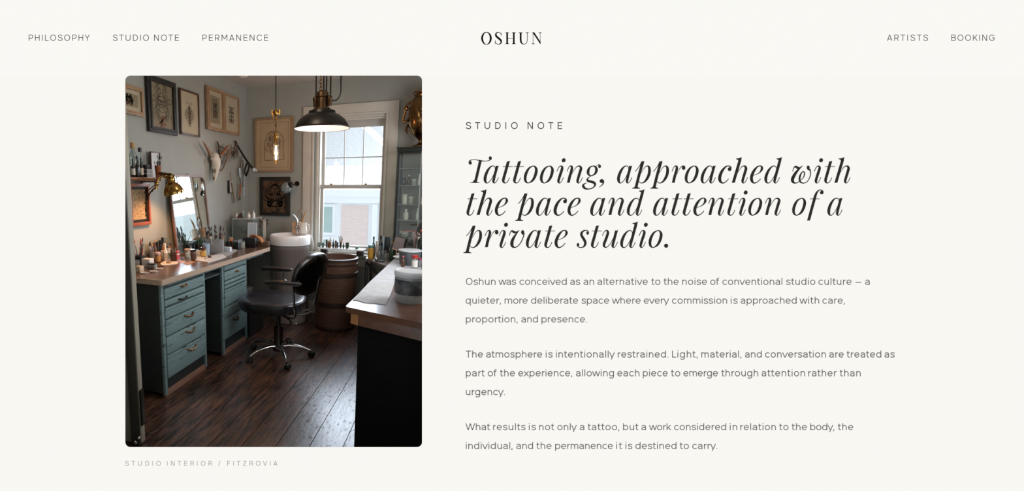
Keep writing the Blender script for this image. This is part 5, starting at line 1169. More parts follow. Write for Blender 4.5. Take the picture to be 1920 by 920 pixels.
def sheet(name, label, cat, pts, z, m, th=.0012, curl=0.0):
    P = [at_c(x, y, z) for x, y in pts]; c = sum(P, Vector())/len(P); o = thing(name, label, cat, (c.x, c.y, z))
    b = MB(); b.prism([(q.x-c.x, q.y-c.y) for q in P], .0003, th); b.build('sheet', m, o); return o
sheet('cloth_pad', 'crumpled white cloth pad lying in front of the brown pot', 'cloth', [(300, 495), (308, 490), (322, 489), (334, 491), (333, 495), (318, 497), (304, 498)], CT, mat('white_cloth', (206, 194, 180), .8, var=.1, bump=.3, scale=40), .005)
o = boxt('wood_block', 'small wooden block with brass pins on the white cloth pad', 'block', 315.5, 493.5, 9, 4, 5, pale_wood, z=CT+.005)
sheet('paper_scrap', 'small pink paper scrap right of the cloth pad', 'paper', [(335, 490), (346, 488), (349, 491), (338, 493)], CT, mat('pink_paper', (196, 160, 150), .8))
sheet('paper_scrap', 'brown torn paper scrap near the middle of the worktop', 'paper', [(345, 494), (357, 489), (366, 491), (352, 497)], CT, mat('brown_paper', (156, 120, 100), .8))
c0 = at_c(338, 487.5); o = thing('pencil', 'short brown pencil lying on the worktop below the mirror', 'pencil', tuple(c0+Vector((0, 0, .0045)))); b = MB(); b.tube([(-.01, .03, 0), (.045, -.005, 0)], .004, 8); b.build('handle', dkwood, o)
sheet('paper_stack', 'stack of white paper sheets with a leaf on top on the worktop', 'paper', [(366, 488), (369, 482), (393, 480), (418, 478), (424, 482), (396, 491), (390, 492.5)], CT, mat('white_paper', (214, 206, 200), .75, var=.04), .006)
sheet('paper_stack', 'grey printed sheet lying behind the white paper stack', 'paper', [(400, 478), (436, 467), (446, 469), (424, 481)], CT, mat('grey_print', (160, 156, 152), .6, var=.15, scale=30), .003)
o = thing('dry_leaf', 'small olive leaf lying on the white paper stack', 'leaf', tuple(at_c(385, 484.5, CT+.0075))); b = MB(); b.ball((0, 0, 0), (.014, .010, .002), 12); b.build('blade', mat('olive_leaf', (122, 108, 60), .5, var=.3), o)
# behind, below mirror
vp('cup', 'tall white tapered cup in front of the mirror', 'cup', 341.5, 466, 9, 21, 'tumbler', whitep)
vp('plant_pot', 'small dark pot with tiny green succulent before the mirror', 'pot', 350, 464, 9, 13, 'tumbler', mat('dark_glass_pot', (56, 64, 54), .2, coat=.3))
c0 = at_c(350, 463, CT+.04); o = thing('succulent', 'tiny green succulent growing in the small dark pot', 'plant', tuple(c0)); b = MB(); r = random.Random(2)
for k in range(9): a = k*.7; b.ball((.010*math.cos(a), .010*math.sin(a), .012+.002*(k % 3)), (.006, .006, .014), 8)
b.build('leaves', leafm, o)
vp('jar', 'clear glass jar with flat wooden lid before the mirror', 'jar', 352, 483, 11, 17, 'jar', cglass, pale_wood, fill=whitep)
vp('jar', 'brown faceted glass jar with dark lid in front of the tray', 'jar', 363, 487, 11, 20, 'jar', brownj, darkg, lab=mat('dark_label', (70, 48, 40), .4))
vp('bottle', 'little black dropper bottle standing behind the brown faceted jar', 'bottle', 358, 474, 5, 14, 'tall', whitep, blackc)
boxt('small_box', 'small white box between the brown jar and yellow labelled bottle', 'box', 371.5, 481, 9, 11, 8, whitep)
vp('bottle', 'yellow labelled medicine bottle with brown cap before the blue cup', 'bottle', 382, 482, 10.5, 19, 'jar', amber, brownj, lab=mat('yellow_label', (198, 160, 84), .5))
vp('cup', 'pale blue translucent cup behind the yellow labelled bottle', 'cup', 387, 480, 13, 24, 'tumbler', bluegrey)
o = boxt('brush_tray', 'long clear plastic tray with ribbed metal rim full of brushes', 'tray', 402, 474, 33, 24, 12, glass('tray_plastic', (196, 192, 190), .1, .1, .45), rz=20)
b = MB(); sm_ = mper(o.location)
for k in range(20): b.tube([(-16.5*sm_+33*sm_*k/19, -.003, 23*sm_), (-16.5*sm_+33*sm_*k/19, -.003, 26*sm_)], .0035, 6)
b.build('ribbed_rim', steel, o)
b = MB(); b.box(-15*sm_, 15*sm_, .006, 11*sm_, .004, 17*sm_); b.build('contents', brownj, o)
tc = Vector(o.location); ur = Vector((math.cos(R(20)), math.sin(R(20)), 0)); vr = Vector((-ur.y, ur.x, 0))
r = random.Random(11)
for k in range(36):
    u_ = r.uniform(-.060, .060); v_ = r.uniform(.012, .04); bs = tc+ur*u_+vr*v_+Vector((0, 0, .03)); tipv = bs+ur*(u_*.35+r.uniform(-.02, .02))+vr*r.uniform(-.01, .01)+Vector((0, 0, r.uniform(.13, .24)))
    stick(bs, tipv, r.uniform(.003, .0055), (dkwood, pale_wood, blackc, dkwood, brownj)[k % 5], 'paintbrush standing in the long clear tray', 'brushes in the long clear tray', tipm=(bristle, bristle, blackc)[k % 3])
o = thing('hand_mirror', 'little round white hand mirror sticking out of the brush tray', 'mirror', tuple(tc+ur*-.02+vr*-.0+Vector((0, 0, .10)))); b = MB(); b.lathe([(0, -.003), (.015, -.003), (.016, 0), (.015, .003), (0, .003)], seg=20, M=T(0, -.014, .045) @ Matrix.Rotation(R(85), 4, 'X')); b.build('disc', whitep, o); b = MB(); b.tube([(0, -.014, .03), (0, 0, -.02)], .003, 6); b.build('handle', whitep, o)
pc = at_c(378, 474); po = thing('plant_pot', 'dark pot of spiky green leaves left of the brush tray', 'pot', tuple(pc)); b = MB(); b.lathe([(.024, 0), (.032, .05), (.034, .085), (.028, .085), (.026, .06), (0, .055)], seg=20); b.build('cup', mat('dark_pot', (44, 34, 28), .5), po)
pl2 = thing('spiky_plant', 'plant with spiky dark green leaves rising before the mirror', 'plant', tuple(pc+Vector((0, 0, .06)))); b = MB()
for (dx, dz) in ((-.085, .115), (-.06, .08), (-.04, .06), (-.012, .15), (.012, .135), (.03, .10), (-.028, .09), (.045, .075), (-.07, .055)):
    b.tube([(0, 0, 0), (dx*.5, .01, dz*.55), (dx, .0, dz)], [.006, .0065, .0008], 6, flat=.4)
b.build('leaves', leafm, pl2)
for px, h, w_, pf, m_, cp, lab in ((313, 26, 6, 'std', greeng, corkm, 'green corked bottle against the wall left of the mirror'), (318, 20, 6, 'jar', brownj, blackc, 'small brown jar against the wall at the mirror foot'), (290.5, 27, 5.5, 'tall', amber, corkm, 'slim amber corked bottle behind the pink capped jar'), (281, 22, 6, 'std', cglass, blackc, 'clear bottle with black cap behind the orange crate')):
    vp('bottle', lab, 'bottle', px, 476, w_, h, pf, m_, cp)
for x, y, h, w_, pf, m_, cp, lab in ((345, 475, 13, 7, 'jar', cglass, silver, 'clear jar with silver lid before the white tapered cup'), (357, 466, 12, 5, 'tall', greeng, whitep, 'tiny green bottle with white cap behind the succulent pot'), (365, 470, 12, 6, 'jar', cglass, cream, 'low clear jar with cream lid behind the small white box'), (393, 484, 7, 7, 'jar', brownj, steel, 'low brown tin with steel lid in front of the brush tray'), (330, 475, 15, 6, 'jar', cglass, orangep, 'clear jar with orange lid behind the dark brown pot')):
    vp('jar' if pf == 'jar' else 'bottle', lab, 'jar' if pf == 'jar' else 'bottle', x, y, w_, h, pf, m_, cp)
# right of the tray
c0 = at_c(428, 463)
vp('brush_pot', 'small black box-like pot of brushes right of the brush tray', 'pot', 429, 466, 13, 13, 'tumbler', blackc)
bunch(7, c0, .024, CT+.02, .07, .12, .03, 'thin brush standing in the black pot right of the tray', 'brushes in the black pot', (dkwood, blackc, pale_wood), (bristle, steel), .0028, 21)
boxt('small_box', 'folded white towel block right of the tray near the worktop edge', 'towel', 425, 472, 14, 9, 8, mat('white_towel', (196, 200, 204), .8, var=.1, bump=.3, scale=40), bev=.006)
vp('bottle', 'small orange labelled jar with pale lid behind the black box', 'jar', 433.5, 457, 8, 12, 'jar', orangep, cream)
boxt('small_box', 'black box with grey lid and silver marks in front of the glass case', 'box', 441.5, 467, 13, 16, 10, blackc, greyp)
for x, y, lab, h in ((450, 465, 'pale tumbler with lid, left one beside the black box', 17), (456, 465, 'clear small tumbler, right one beside the black box', 14)):
    vp('jar', lab, 'jar', x, y, 7, h, 'jar', glass('pale_tumbler', (214, 210, 204), .1, .05, .5), cglass)
# glass display case
p = at_c(447, 449); s = mper(p)
gcase = thing('glass_case', 'square glass display case near the corner with bottles on top', 'glass case', (-2.19, 4.30, CT), 8)
gw, gd, gh = .125, .10, .265
b = MB()
for x in (-gw, gw-.006):
    for y in (-gd, gd-.006): b.box(x, x+.006, y, y+.006, 0, gh)
for z in (0, gh-.008):
    b.box(-gw, gw, -gd, -gd+.006, z, z+.008); b.box(-gw, gw, gd-.006, gd, z, z+.008); b.box(-gw, -gw+.006, -gd, gd, z, z+.008); b.box(gw-.006, gw, -gd, gd, z, z+.008)
b.build('frame', mat('pale_case_frame', (170, 172, 168), .3, .5), gcase)
b = MB(); b.box(-gw+.002, gw-.002, -gd+.002, gd-.002, .006, gh-.006); b.build('glass_panels', glass('case_glass', (214, 222, 220), .10, .05, .10), gcase)
b = MB(); b.box(-gw, gw, -gd, gd, gh, gh+.006, None, .002); b.build('top_plate', glass('case_top', (206, 212, 208), .15, .05, .5), gcase)
b = MB(); b.box(-gw+.01, gw-.02, -.02, .02, .10, .13); b.box(-gw+.02, -.03, -.03, .03, .13, .18); b.build('tray_inside', greyp, gcase)
TOPZ = CT+gh+.006
for x, y, h, w_, pf, m_, cp, nm, lab in ((-.10, -.02, .055, .014, 'tall', whitep, whitep, 'bottle', 'white capped bottle at the left end on top of the glass case'), (-.005, -.04, .075, .013, 'tall', cglass, silver, 'bottle', 'slim clear bottle with silver stopper on top of the glass case'), (.025, .03, .050, .017, 'round', silver, silver, 'bottle', 'round silver bottle in the middle on top of the glass case'), (.055, -.03, .070, .020, 'round', whitep, cream, 'bottle', 'round white bottle with cream neck on top of the glass case'), (.10, .0, .085, .017, 'tall', mat('pearl_glass', (206, 206, 198), .15, coat=.4), silver, 'bottle', 'pearly bottle with pointed stopper at the right end of the glass case')):
    vessel(nm, lab, 'bottle', (-2.19+x, 4.30+y, TOPZ), w_, h, pf, m_, cp)
o = thing('wooden_pyramid', 'small dark wooden pyramid box on top of the glass case', 'ornament', (-2.245, 4.29, TOPZ)); b = MB(); b.lathe([(.045, 0), (.045, .006), (.004, .055), (0, .056)], seg=4, M=Matrix.Rotation(R(45), 4, 'Z')); b.build('pyramid', fr_brown, o)
fr2 = thing('frosted_panel', 'frosted blue-white panel in white frame leaning on the glass case', 'frame', (-2.050, 4.165, CT), 6)
b = MB(); b.box(-.045, .045, 0, .006, .01, .225, T(rx=-6)); b.build('panel', mat('frosted_panel', (176, 188, 198), .35, var=.12, scale=12), fr2)
b = MB(); b.box(-.052, -.045, -.002, .008, 0, .235, T(rx=-6)); b.box(.045, .052, -.002, .008, 0, .235, T(rx=-6)); b.box(-.052, .052, -.002, .008, .225, .235, T(rx=-6)); b.box(-.052, .052, -.002, .008, 0, .01, T(rx=-6)); b.build('frame', mat('white_frame_paint', (208, 206, 202), .4), fr2)
o = thing('white_tag', 'narrow white upright tag right of the frosted panel', 'tag', (-1.985, 4.35, CT+.0)); b = MB(); b.box(-.016, .016, 0, .004, 0, .255); b.build('card', labelw, o)
b = MB(); b.lathe([(.0, -.001), (.005, -.001), (.005, .0)], seg=10, M=T(0, -.0005, .24) @ Matrix.Rotation(R(90), 4, 'X')); b.build('eyelet', blackc, o)
boxt('storage_box', 'low black open box in front of the frosted panel', 'box', 467, 464, 24, 18, 14, blackc, rz=5)
o = thing('orange_cloth', 'rust orange cloth draped over the low black box', 'cloth', tuple(at_c(477, 462)+Vector((0, .02, .09)))); b = MB()
for k in range(5): b.tube(cr_spline([(-.06+.01*k, .01*k, .012), (-.01, .008*k, .024-.004*k), (.05, .01*k-.01, -.002), (.075, .008*k, -.05)], 5), .012, 8)
b.build('folds', mat('rust_cloth', (168, 108, 62), .8, var=.35, scale=18), o)
vp('candle_jar', 'tall frosted white cylinder at the back corner beside the glass case', 'jar', 484.5, 446, 15, 40, 'jar', mat('frosted_white', (178, 170, 160), .4, var=.08), mat('frosted_rim', (190, 184, 174), .3))
vp('tumbler', 'clear drinking glass beside the basin end of the worktop', 'glass', 494, 451, 11, 20, 'tumbler', cglass)
c0 = at_c(493, 449); o = thing('dried_flowers', 'dark dried flowers standing behind the clear drinking glass', 'dried flowers', tuple(c0+Vector((-.01, .05, 0)))); b = MB(); r = random.Random(4)
for k in range(14):
    tp_ = Vector((r.uniform(-.06, .05), r.uniform(-.02, .02), r.uniform(.12, .24))); b.tube([(0, 0, 0), tp_*.6, tp_], .002, 5); b.ball(tp_, r.uniform(.008, .018), 7)
b.build('blooms', mat('dried_bloom', (92, 84, 74), .8, var=.4, scale=30), o)
o = boxt('wicker_basket', 'low brown wicker basket at the basin end of the worktop', 'basket', 492, 462, 24, 9, 9, mat('wicker', (98, 68, 48), .7, var=.35, scale=40, bump=.3))
r = random.Random(31)
# ================================================================== ON THE BASIN
bz = .968
o = thing('utensil_box', 'tan wooden box with handles standing at the back of the basin rim', 'box', (SX+.03, SY+.17, bz)); b = MB(); b.box(-.06, .03, -.03, .03, -.0, .125, None, .004); b.build('body', pale_wood, o)
b = MB(); b.tube(cr_spline([(.02, 0, .10), (-.005, 0, .19), (.03, 0, .265), (.062, 0, .19), (.05, 0, .10)], 6), .007, 8, flat=.6); b.build('loop_handle', mat('cane', (132, 98, 66), .5, var=.2), o)
o = thing('white_jug', 'white ceramic jug with handle on the basin rim', 'jug', (SX+.112, SY+.120, bz)); b = MB(); b.lathe([(.03, 0), (.040, .01), (.042, .07), (.036, .11), (.040, .125), (.034, .124), (.03, .02), (0, .012)], seg=24); b.build('body', mat('jug_white', (216, 208, 196), .3), o)
b = MB(); b.tube(cr_spline([(.038, 0, .10), (.062, 0, .105), (.066, 0, .05), (.038, 0, .02)], 6), .006, 8); b.build('handle', mat('jug_white', (216, 208, 196)), o)
o = thing('curved_horn', 'pale curved horn standing in the white jug', 'horn', (SX+.112, SY+.12, bz+.02)); b = MB(); b.tube(cr_spline([(0, 0, 0), (-.005, 0, .12), (.012, 0, .19), (.040, 0, .25)], 6), [.010]*6+[.012]*7+[.009, .007, .005, .004, .003, .002], 8); b.build('horn', mat('tan_horn', (176, 142, 104), .4, var=.2), o)
o = thing('silver_swan', 'chrome curved spout with flower-like valve in front of the jug', 'faucet', (SX+.045, SY+.115, bz)); b = MB(); b.tube(cr_spline([(.0, 0, 0), (.0, 0, .10), (-.005, 0, .15), (-.035, -.01, .20), (-.06, -.02, .215)], 6), [.010]*8+[.013]*8+[.012]*20, 10) if False else b.tube(cr_spline([(.0, 0, 0), (.0, 0, .10), (-.005, 0, .15), (-.035, -.01, .20), (-.06, -.02, .215)], 6), .011, 10); b.build('spout', silver, o)
b = MB()
for k in range(7): a = 2*math.pi*k/7; b.ball((.002+.020*math.cos(a), -.014, .075+.020*math.sin(a)), (.009, .010, .009), 8)
b.ball((0, -.022, .075), .012, 10); b.ball((.03, -.01, .045), .014, 10); b.build('valve_wheel', chrome, o)
# ================================================================== ON THE WALL SHELF
zs = SZ
def sv(name, label, cat, px, h_px, w_px, prof, m, cap, off=.09, **k):
    p = on_x(px, 335, XL+off); s = mper(p); return vessel(name, label, cat, (XL+off, p.y, zs), w_px*s/2, h_px*s, prof, m, cap, **k)
sv('bottle', 'clear glass flask with cork at the back of the wall shelf, leftmost', 'bottle', 252, 64, 17, 'std', cglass, corkm, .06)
sv('bottle', 'clear conical flask on the wall shelf right of the corked one', 'bottle', 265, 55, 18, 'cone', cglass, blackc, .06)
sv('bottle', 'tall black bottle on the wall shelf with white label, left one', 'bottle', 250.5, 34, 8, 'tall', darkg, blackc, .14, lab=labelw)
sv('bottle', 'tall black bottle in the middle of the wall shelf row', 'bottle', 259, 39, 9, 'tall', darkg, blackc, .14)
sv('bottle', 'tall black bottle on the wall shelf with cream label, right one', 'bottle', 266, 36, 7.5, 'tall', darkg, blackc, .14, lab=mat('cream_label', (190, 172, 150), .6))
p = on_x(279, 335, XL+.14); o = thing('wire_basket', 'small white wire basket with black jars inside on the wall shelf', 'basket', (XL+.13, p.y-.01, zs)); b = MB()
for k in range(9): b.tube([(.035, -.034+.0085*k, 0), (.035, -.034+.0085*k, .062)], .0018, 5); b.tube([(-.035, -.034+.0085*k, 0), (-.035, -.034+.0085*k, .062)], .0018, 5)
for z in (.002, .03, .062): b.tube([(.035, -.034, z), (.035, .034, z), (-.035, .034, z), (-.035, -.034, z), (.035, -.034, z)], .002, 5)
b.build('wires', mat('white_wire', (196, 194, 190), .4), o)
vessel('jar', 'black jar inside the white wire basket on the wall shelf', 'jar', (XL+.13, p.y-.01, zs+.003), .028, .095, 'jar', darkg, blackc)
p = on_x(297, 335, XL+.13); vessel('brush_cup', 'amber brown tapered cup of brushes on the wall shelf end', 'cup', (XL+.13, p.y, zs), .026, .098, 'pot', mat('amber_cup', (142, 78, 44), .3, var=.2))
bunch(9, (XL+.13, p.y), .022, zs+.03, .09, .175, .026, 'dark brush standing in the amber cup on the wall shelf', 'brushes in the amber cup', (blackc, dkwood, dkwood), (bristle, blackc), .0034, 14)
p = on_x(286, 318, XL+.035); o = thing('photo_frame', 'small dark framed blank card standing at the back of wall shelf', 'frame', (XL+.03, on_x(291, 330, XL+.03).y, zs)); b = MB()
for y0, y1, z0, z1 in ((-.062, -.054, 0, .215), (.054, .062, 0, .215), (-.062, .062, .207, .215), (-.062, .062, 0, .008)): b.box(0, .016, y0, y1, z0, z1, None, .002)
b.build('frame', fr_brown, o); b = MB(); b.box(.002, .006, -.055, .055, .006, .208); b.build('card', mat('pale_card', (178, 180, 178), .5), o)
# ================================================================== TRAY BENCH ITEMS
bzt = .815
def tv(label, px, h, w_, pf, m_, cp, nm='bottle', cat='bottle', y=4.655, **k):
    p = on_y(px, 464, y); s = mper(p); return vessel(nm, label, cat, (p.x, y, bzt), w_*s/2, h*s, pf, m_, cp, **k)
for i, (px, lab) in enumerate(((599.5, 'small square green glass holder at the left end of the sill board'), (606, 'second square green glass holder on the sill board'))):
    tv(lab, px, 8.5, 6.2, 'tumbler', mat('sill_green_glass', (112, 130, 116), .15, coat=.4, col2=(52, 58, 46), thr=(.45, .6), scale=60), None, 'glass_holder', 'glass', square=True)
for px, h, w_, pf, m_, cp, lab in ((612, 15, 3.0, 'jar', darkg, blackc, 'thin dark vial, leftmost bottle on the sill board'), (615.5, 13, 3.6, 'jar', brownj, corkm, 'brown vial with cork on the sill board'), (619, 19, 4.2, 'tall', amber, corkm, 'tall amber bottle with yellow neck on the sill board'), (625, 17, 4.2, 'tall', darkg, cream, 'dark bottle with cream neck on the sill board'), (629.5, 14, 3.6, 'jar', brownj, blackc, 'brown bottle with black cap on the sill board'), (633, 11, 3.2, 'jar', mat('navy_glass', (44, 54, 62), .15, coat=.4), blackc, 'short navy bottle on the sill board'), (644, 12, 3.6, 'tall', greeng, whitep, 'green bottle with white cap right of the brush bundle')):
    tv(lab, px, h, w_, pf, m_, cp)
p = on_y(638.5, 464, 4.655); vessel('brush_cup', 'slim dark cup of brushes on the sill board before the window', 'cup', (p.x, 4.655, bzt), .012, .06, 'tumbler', darkg)
bunch(7, (p.x, 4.655), .008, bzt+.02, .08, .125, .022, 'thin brush standing in the slim cup on the sill board', 'brushes in the slim sill cup', (dkwood, corkm, blackc), (bristle, None), .0026, 5)
tv('square dark green glass at the right part of the sill board', 651.5, 11, 7, 'tumbler', greeng, None, 'glass_holder', 'glass', square=True)
tv('small pale green box at the right end of the sill board', 669, 6, 6.5, 'jar', tealg, whitep, 'small_jar', 'jar')
p = on_y(660, 467, 4.64); o = thing('folded_tissue', 'flat white folded tissue at the right of the sill board', 'tissue', (p.x, 4.64, bzt)); b = MB(); b.box(-.05, .045, -.025, .025, 0, .006, T(rz=8), .002); b.build('tissue', whitep, o)

# ================================================================== SIDE TABLE ITEMS (behind the desk end)
def sp(px, y): p = on_y(px, 470, y); return p.x, mper(p)
def tb2(label, px, y, h, w_, pf, m_, cp, nm='bottle', cat='bottle', **k):
    x, s = sp(px, y); return vessel(nm, label, cat, (x, y, TZ), w_*s/2, h*s, pf, m_, cp, **k)
o = tb2('teal topped bottle of mustard yellow liquid on the corner table', 695, 4.40, 26, 10, 'jar', mustard, tealg, lab=mat('mustard_label', (190, 140, 44), .4))
tb2('tall dark green bottle behind the mustard yellow bottle', 700, 4.52, 38, 7, 'tall', greeng, greeng, lab=mat('bottle_label2', (112, 96, 78), .5))
tb2('white capped pale bottle right of the dark green bottle', 707, 4.50, 31, 6, 'jar', mat('pale_bottle', (176, 168, 160), .4), whitep)
tb2('black pump bottle beside the white pale bottle on the corner table', 713, 4.54, 40, 7.5, 'std', darkg, blackc, lab=greyp)
tb2('short silver bottle with clear body in front of the black pump bottle', 711, 4.40, 20, 6, 'tall', glass('grey_glass', (170, 172, 172), .12, .05, .3), steel)
tb2('clear bottle with grey cap in front of the dark panel', 718, 4.40, 22, 7, 'std', cglass, greyp)
tb2('small clear vial right of the grey capped bottle', 724, 4.38, 17, 6, 'jar', cglass, steel)
x, s = sp(725.5, 4.50); o = thing('dark_panel', 'upright dark rectangular panel with pale edges among the corner bottles', 'panel', (x, 4.50, TZ)); b = MB(); b.box(-.030, .030, 0, .008, .05, .215, None, .003); b.build('panel', mat('dark_slate', (38, 42, 42), .3), o)
b = MB(); b.box(-.045, -.030, -.001, .010, .04, .22, None, .002); b.box(.030, .042, -.001, .010, .06, .215, None, .002); b.build('pale_edge', bluegrey, o); b = MB(); b.lathe([(.03, 0), (.03, .006), (.006, .01), (.006, .055)], seg=16, c=(0, .004, 0)); b.build('foot', steel, o)
x, s = sp(736, 4.36); o = thing('green_bottle', 'wide dark green glass bottle behind the tilted card', 'bottle', (x, 4.36, TZ)); b = MB(); b.lathe([(.032, 0), (.036, .006), (.036, .11), (.03, .13), (.016, .15), (.016, .17)], seg=20); b.build('body', greeng, o); b = MB(); b.lathe([(.019, .168), (.019, .185)], seg=16); b.build('cap', corkm, o)
x, s = sp(743, 4.34); o = thing('tilted_card', 'tilted mauve-grey card with wooden edge standing before the glass cabinet', 'card', (x-.012, 4.27, TZ+.0)); b = MB(); b.box(-.048, .048, 0, .008, .125, .245, T(ry=12, rx=-8), .003); b.build('card', mat('mauve_card', (126, 114, 110), .5, var=.05), o)
b = MB(); b.box(-.050, .050, -.001, .010, .117, .125, T(ry=12, rx=-8), .002); b.tube([(0.02, .03, 0), (.02, .005, .12)], .005, 8); b.build('stand', pale_wood, o)
for px, y, h, w_, lab in ((748, 4.36, 14, 7, 'clear small jar with silver lid beneath the tilted card'),):
    tb2(lab, px, 4.30, h, w_, 'jar', cglass, silver)
# silver ball, spoon
x, s = sp(706, 4.27); o = thing('glass_ball', 'small shiny glass ball on the corner table edge', 'ball', (x, 4.27, TZ)); b = MB(); b.ball((0, 0, .018), .018, 16); b.build('ball', chrome, o)
o = thing('black_tray', 'black shallow dish with a thin bent handle on the corner table', 'dish', (x+.040, 4.25, TZ)); b = MB(); b.lathe([(.03, 0), (.045, .004), (.047, .010), (.040, .009), (0, .005)], seg=24); b.build('dish', blackc, o); b = MB(); b.tube([(.02, -.03, .008), (.04, -.05, .0), (.045, -.055, -.05)], .003, 6); b.build('handle', blackc, o)

# ================================================================== CABINET CONTENTS
porc = mat('white_porcelain', (226, 222, 212), .35); porc2 = mat('grey_ware', (180, 174, 166), .4)
rows = [(SHZ[1], [('jar', .05, .075, darkg, 'dark jar'), ('tall', .10, .10, brownj, 'brown bottle'), ('jar', .15, .06, porc2, 'grey jar'), ('tall', .20, .11, porc, 'white slim bottle'), ('jar', .27, .08, porc2, 'grey pot'), ('tall', .34, .10, porc, 'white bottle')]),
        (SHZ[2], [('jar', .07, .095, porc, 'tall white canister'), ('jar', .13, .075, porc2, 'squat grey canister'), ('cone', .24, .12, porc, 'white fluted figurine'), ('round', .33, .10, porc, 'round white flask')]),
        (SHZ[3], [('std', .09, .105, porc, 'white lidded apothecary jar'), ('tall', .20, .115, porc, 'white slim dispenser'), ('jar', .295, .10, porc, 'wide white lidded jar'), ('jar', .38, .05, porc2, 'low grey pot')]),
        (SHZ[4], [('jar', .08, .06, porc2, 'low grey bowl'), ('jar', .20, .07, porc, 'white covered bowl')]),
        (SHZ[0], [('tall', .24, .075, darkg, 'small dark bottle'), ('jar', .32, .07, porc2, 'grey box jar')])]
nm_s = {SHZ[0]: 'top', SHZ[1]: 'second', SHZ[2]: 'third', SHZ[3]: 'fourth', SHZ[4]: 'lowest visible'}
for z, its in rows:
    for pf, dx, h, m_, lab in its:
        w_ = {'jar': .024, 'tall': .016, 'cone': .022, 'round': .028, 'std': .026}[pf]
        if 'bowl' in lab: w_ = .045
        vessel('jar' if pf in ('jar', 'std') else 'bottle', '%s on the %s shelf of the glass cabinet' % (lab, nm_s[z]), 'jar' if pf in ('jar', 'std') else 'bottle', (gx0+dx, 4.55, z), w_, h, pf, m_, porc if m_ is not darkg else blackc)
# brass urn on the cabinet
urn = mat('urn_brass', (124, 94, 60), .2, 1.0, var=.45, scale=9)
UX, UY = -.405, 4.56
o = thing('brass_urn', 'large brass urn with lion-like handles standing on the glass cabinet', 'urn', (UX, UY, gz))
b = MB(); b.lathe([(.085, 0), (.092, .006), (.088, .016), (.05, .028), (.024, .045), (.022, .07), (.034, .085), (.085, .13), (.122, .20), (.132, .28), (.128, .36), (.105, .44), (.082, .47), (.084, .49), (.094, .50), (.094, .515), (.082, .515), (.075, .49), (0, .48)], seg=40); b.build('body', urn, o)
for s in (-1, 1):
    b = MB(); b.tube(cr_spline([(s*.105, -.02, .43), (s*.140, -.03, .40), (s*.160, -.03, .33), (s*.172, -.03, .255), (s*.150, -.03, .245), (s*.13, -.02, .27)], 6), .012, 8); b.ball((s*.150, -.03, .37), .024, 10); b.ball((s*.165, -.03, .25), .016, 10)
    b.tube([(s*.128, -.02, .22), (s*.140, -.03, .17), (s*.118, -.02, .14)], .013, 8); b.build('handle', urn, o)
b = MB(); b.ball((.01, -.118, .34), (.04, .035, .05), 14); b.ball((.0, -.14, .31), (.018, .02, .02), 10); b.tube([(.0, -.12, .22), (.0, -.155, .20), (.0, -.16, .17)], .010, 8); b.build('mask_relief', urn, o)

# ================================================================== ON THE DESK
wpap = mat('worn_white_paper', (186, 187, 188), .7, var=.16, scale=14, bump=.9)
def dsheet(label, pts, th, m_, z=DT, nm='paper_or_glare_sheet', lift=None):
    P = [at_c(x, y, z) for x, y in pts]; c = sum(P, Vector())/len(P); o = thing(nm, label, 'paper', (c.x, c.y, z)); b = MB()
    b.prism([(q.x-c.x, q.y-c.y) for q in P], .0004, th)
    def bend(v): return Vector((v.x, v.y, v.z + (lift or 0)*max(0, .5*math.sin(v.x*38+v.y*9)+.5*math.sin(v.y*31))))
    b.build('sheet', m_, o); return o
dsheet('large crumpled white paper sheet on the near corner of the desk', [(661, 563), (668, 563), (684, 568), (706, 569.5), (724, 572), (735, 545), (740, 529), (694, 529), (690, 532)], .0035, wpap)
dsheet('pale window glare laid as a flat sheet over the far part of the desk', [(692, 529.5), (741, 528.5), (790, 528), (790, 476), (749, 476.5)], .002, mat('glare_white', (186, 188, 192), .65, var=.14, scale=16, bump=.6))  # pale sheet put in place of window glare on the varnish
b = None
for px, py, lab, w_ in ((738, 505, 'small dark curl of paper near the sheet edge on the desk', 6),):
    pass
# clear bucket
bp_ = at_c(765, 571, DT); bp_.y += .09; bk = thing('plastic_bucket', 'round translucent plastic tub with grey label and contents on the desk', 'tub', (bp_.x, bp_.y, DT))
rb = .088
tubp = glass('cloudy_plastic', (214, 214, 210), .08, .12, .28)
b = MB(); b.lathe([(rb*.93, 0), (rb*.96, .004), (rb, .150), (rb, .165)], seg=48, cap=False); b.lathe([(0, .002), (rb*.93, .002)], seg=48, cap=False); b.build('body', tubp, bk)
b = MB(); b.lathe([(rb*1.0, .145), (rb*1.045, .150), (rb*1.05, .166), (rb*1.03, .176), (rb*.98, .178), (rb*.95, .172), (0, .170)], seg=48, cap=False); b.build('lid', glass('cloudy_lid', (226, 228, 228), .1, .15, .6), bk)
b = MB(); b.lathe([(rb*1.004, .050), (rb*1.006, .132)], seg=48, cap=False); b.build('label', mat('tub_label', (92, 92, 92), .5, col2=(46, 46, 46), thr=(.4, .6), scale=14), bk)
b = MB(); r = random.Random(6)
for k in range(26):
    a = r.uniform(0, 6.28); q = rb*r.uniform(.1, .72); b.box(-.022, .022, -.008, .008, -.004, .006, T(q*math.cos(a), q*math.sin(a), r.uniform(.015, .07), r.uniform(0, 90), r.uniform(-40, 40), r.uniform(0, 180)), .003)
b.build('contents', mat('tub_contents', (190, 176, 154), .6, var=.4, scale=20), bk)
